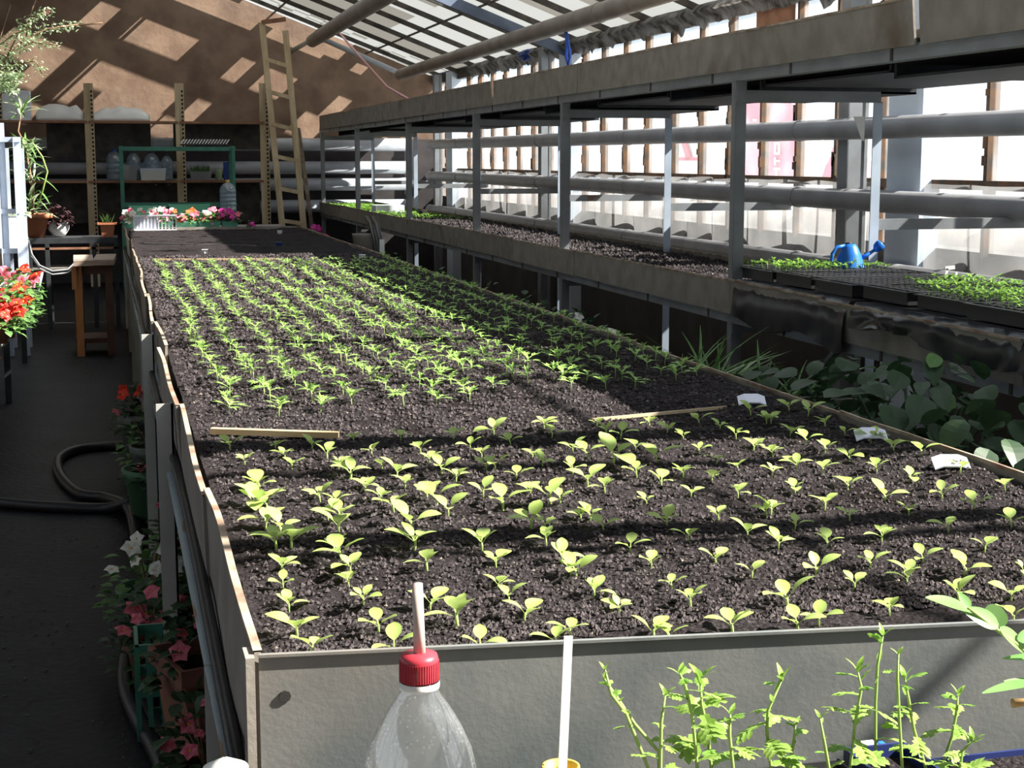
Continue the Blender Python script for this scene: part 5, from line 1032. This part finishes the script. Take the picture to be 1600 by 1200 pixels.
p = P(352, 1190, Y=1.45); t = thing('white_bowl', (p.x, 1.45, TZ), 'white rounded bowl cut by the bottom frame edge at left', 'bowl'); hh = P(352, 1184, Y=1.45).z - TZ; MB().lathe((p.x, 1.45, TZ + .001), [(.012, 0), (.02, hh * .3), (.026, hh * .8), (.022, hh * .96), (.001, hh)], 24).build('bowl_wall', 'white_plastic', t, True)
# lobed herb plants
def herb_leaf(L=.045, m='leaf_herb', seed=0):
    rr = random.Random(seed); mb = MB(); mb.leaf((0, 0, 0), (1, 0, .15), (0, 0, 1), L, L * .5, .35, 'tooth', .08, 7)
    for t_ in (.45, .62, .8):
        for s_ in (-1, 1): mb.leaf((L * t_, 0, .15 * L * t_ - .3 * L * t_ * t_), (.7, s_ * .85, .05), (0, 0, 1), L * (.5 - .28 * abs(t_ - .5)), L * .24, .3, 'tooth', .05, 4)
    return mesh(mb, m)
HL = [herb_leaf(.042, 'leaf_herb', k) for k in range(4)] + [herb_leaf(.03, 'leaf_tray', 9)]
SL_ = mesh(MB().leaf((0, 0, 0), (1, 0, .6), (0, 0, 1), .022, .008, .3, 'oval', .1, 4), 'leaf_herb')
pl = [('thin bare stem leaning left with narrow leaves, leftmost herb plant', [(1012, 1198), (978, 1115), (955, 1085), (945, 1045)], 6, .55), ('herb stem slanting up to the left from the second clump', [(1030, 1175), (992, 1132), (965, 1092), (944, 1060)], 4, .5),
      ('slim upright herb with a small leafy tip, third from left', [(1032, 1205), (1033, 1130), (1040, 1084)], 7, .7), ('herb with pale tip leaves, left half of the tallest clump', [(1090, 1205), (1082, 1120), (1070, 1070), (1062, 1052)], 9, .8),
      ('bushiest herb with broad lobed leaves, in front of the zinc sheet', [(1112, 1205), (1105, 1140), (1096, 1100), (1094, 1058)], 14, 1.1), ('short dark-stemmed herb between two bushy clumps', [(1146, 1205), (1140, 1150), (1141, 1115)], 6, .8),
      ('herb with a broad pale lobed leaf, right of the bushiest clump', [(1205, 1205), (1198, 1140), (1200, 1110), (1222, 1062)], 10, 1.0), ('small herb with a curled tip beside the broad pale leaf', [(1232, 1205), (1240, 1160), (1243, 1132)], 5, .7),
      ('thin dark-tipped herb standing alone in the gap', [(1296, 1205), (1288, 1160), (1281, 1120)], 4, .6), ('tall herb with toothed leaves left of the blue container', [(1328, 1205), (1336, 1130), (1346, 1075), (1340, 1048)], 11, 1.0),
      ('thin shaded herb with dark heart-shaped tip leaves', [(1368, 1180), (1368, 1100), (1371, 1040), (1380, 992)], 5, .8), ('tallest straight herb stem with tiny tip leaves', [(1410, 1205), (1405, 1120), (1402, 1060), (1404, 1022)], 6, .6),
      ('herb with pale folded leaf right of the straight stem', [(1448, 1205), (1428, 1140), (1420, 1095), (1414, 1060)], 9, .9), ('herb leaning right with narrow leaves above blue tray', [(1466, 1205), (1488, 1150), (1495, 1110), (1497, 1085)], 8, .8),
      ('low bushy herb at the right over the blue tray', [(1500, 1205), (1503, 1175), (1520, 1155)], 8, .8), ('low herb tuft right of the blue tray end', [(1245, 1205), (1222, 1180)], 6, .9)]
Yh = 1.64
for k, (lab, px, nl, sz) in enumerate(pl):
    Y = Yh + .035 * math.sin(k * 2.1); pts = [P(u, v, Y=Y) for u, v in px]; base = Vector((pts[0].x, Y, .822)); 
    t = thing('herb_plant', base, lab, 'herb'); pts = [base] + [q for q in pts if q.z > .835]
    MB().tube(pts, [.0022] * (len(pts) - 1) + [.001], 6).build('stem', 'stem_green', t, True)
    tot = len(pts) - 1
    for q in range(nl):
        s_ = .25 + .75 * (q + .5) / nl; x_ = s_ * tot; i = min(tot - 1, int(x_)); c = pts[i].lerp(pts[i + 1], x_ - i); top = q >= nl - 3
        piece(random.choice(HL if not top else HL[4:] + [SL_]), 'leaf', None, t, c, (R(-.4, .4), R(-.9, -.1) if top else R(-.5, .3), q * 2.4 + R(-.4, .4)), sz * R(.7, 1.15) * (1.0 if not top else .9))
    for q in range(3): piece(SL_, 'leaf', None, t, pts[-1] - Vector((0, 0, .002)), (0, R(-.9, -.3), q * 2.1 + k), sz)
# containers holding them
def planter(x0, x1, y0, y1, z1, m, lab, white=False):
    t = thing('planter_tray', ((x0 + x1) / 2, (y0 + y1) / 2, TZ), lab, 'tray'); w_ = .004
    for a, b_ in (((x0, y0), (x1, y0 + w_)), ((x0, y1 - w_), (x1, y1)), ((x0, y0), (x0 + w_, y1)), ((x1 - w_, y0), (x1, y1))): MB().span((a[0], a[1], TZ + .001), (b_[0], b_[1], z1)).build('side_wall', m, t)
    MB().span((x0, y0, TZ + .001), (x1, y1, TZ + .006)).build('bottom', m, t); MB().span((x0 + w_, y0 + w_, TZ + .006), (x1 - w_, y1 - w_, min(z1 - .008, .822))).build('soil', 'soil', t)
xa_ = P(1425, 1190, Y=1.74).x; xb_ = P(1640, 1190, Y=1.74).x
planter(xa_, xb_, 1.56, 1.74, P(1500, 1180, Y=1.74).z, 'navy_plastic', 'dark blue tray of herbs at the bottom right frame edge')
planter(P(930, 1190, Y=1.72).x, P(1322, 1190, Y=1.72).x, 1.56, 1.74, .828, 'black_plastic', 'black tray of herbs hidden along the bottom frame edge')
planter(P(1326, 1190, Y=1.73).x, P(1420, 1190, Y=1.73).x, 1.57, 1.745, .84, 'navy_plastic', 'small blue container of thin herbs beside the dark blue tray')
p = P(1362, 1175, Y=1.76); tag(MB().span((P(1336, 1175, Y=1.755).x, 1.75, TZ + .001), (P(1368, 1175, Y=1.755).x, 1.765, P(1350, 1162, Y=1.755).z)).build('plant_label', 'white_plastic'), 'wide white label behind the thin shaded herb', 'plant label')
tag(MB().span((P(1374, 1175, Y=1.755).x, 1.75, TZ + .001), (P(1381, 1175, Y=1.755).x, 1.76, P(1378, 1160, Y=1.755).z)).build('plant_label', 'blue_plastic'), 'narrow bright blue label beside the wide white label', 'plant label')
# cucumber seedling reaching in from the right
Yq_ = 1.25; t = thing('cucumber_plant', (P(1660, 1200, Y=Yq_).x, Yq_, TZ), 'large-leaved seedling leaning in from the right frame edge', 'seedling'); bxp = P(1660, 1200, Y=Yq_)
MB().lathe((bxp.x, Yq_, TZ + .001), [(.03, 0), (.04, .08), (.042, .085), (.037, .085)], 18).build('pot', 'terracotta_dull', t, True); MB().lathe((bxp.x, Yq_, TZ + .078), [(.037, 0), (.001, .003)], 12).build('soil', 'soil', t)
def q_(u, v, dy=0): return P(u, v, Y=Yq_ + dy)
MB().tube([(bxp.x, Yq_, TZ + .075), q_(1650, 1100), q_(1625, 1040), q_(1590, 1008), q_(1550, 978), q_(1512, 950)], [.0028, .0026, .0024, .002, .0018, .0014], 8).build('stem', 'stem_green', t, True)
def pleaf(a, b_, W, up, curl=.1, sh='oval'):
    a = Vector(a); b_ = Vector(b_); MB().leaf(a, b_ - a, up, (b_ - a).length, W, curl, sh, .08, 10).build('leaf', 'leaf_cucumber', t, True)
pleaf(q_(1515, 953), q_(1453, 928, -.01), .016, (.2, -.6, 1)); pleaf(q_(1560, 978), q_(1508, 950), .019, (0, -.8, .6)); pleaf(q_(1545, 974, .01), q_(1566, 950, .01), .024, (-.3, -1, .3), 0, 'round')
pleaf(q_(1562, 982), q_(1612, 1020), .018, (0, -.7, .8)); pleaf(q_(1625, 1065), q_(1538, 1074, -.01), .013, (0, -.3, 1)); pleaf(q_(1630, 1070), q_(1572, 1060), .010, (0, -.6, 1)); pleaf(q_(1640, 1028), q_(1568, 1024, .01), .010, (0, -.5, 1)); pleaf(q_(1590, 1000), q_(1630, 985), .014, (0, -.8, .6)); pleaf(q_(1515, 950), q_(1500, 925, .01), .010, (0, -1, .3))
tag(MB().tube([P(1583, 1099, Y=1.3), P(1640, 1092, Y=1.3), (P(1660, 1092, Y=1.3).x, 1.3, TZ)], .005, 8).build('brown_stick', 'dry_leaf', None, True), 'short brown stick poking in low at the right frame edge', 'stick')
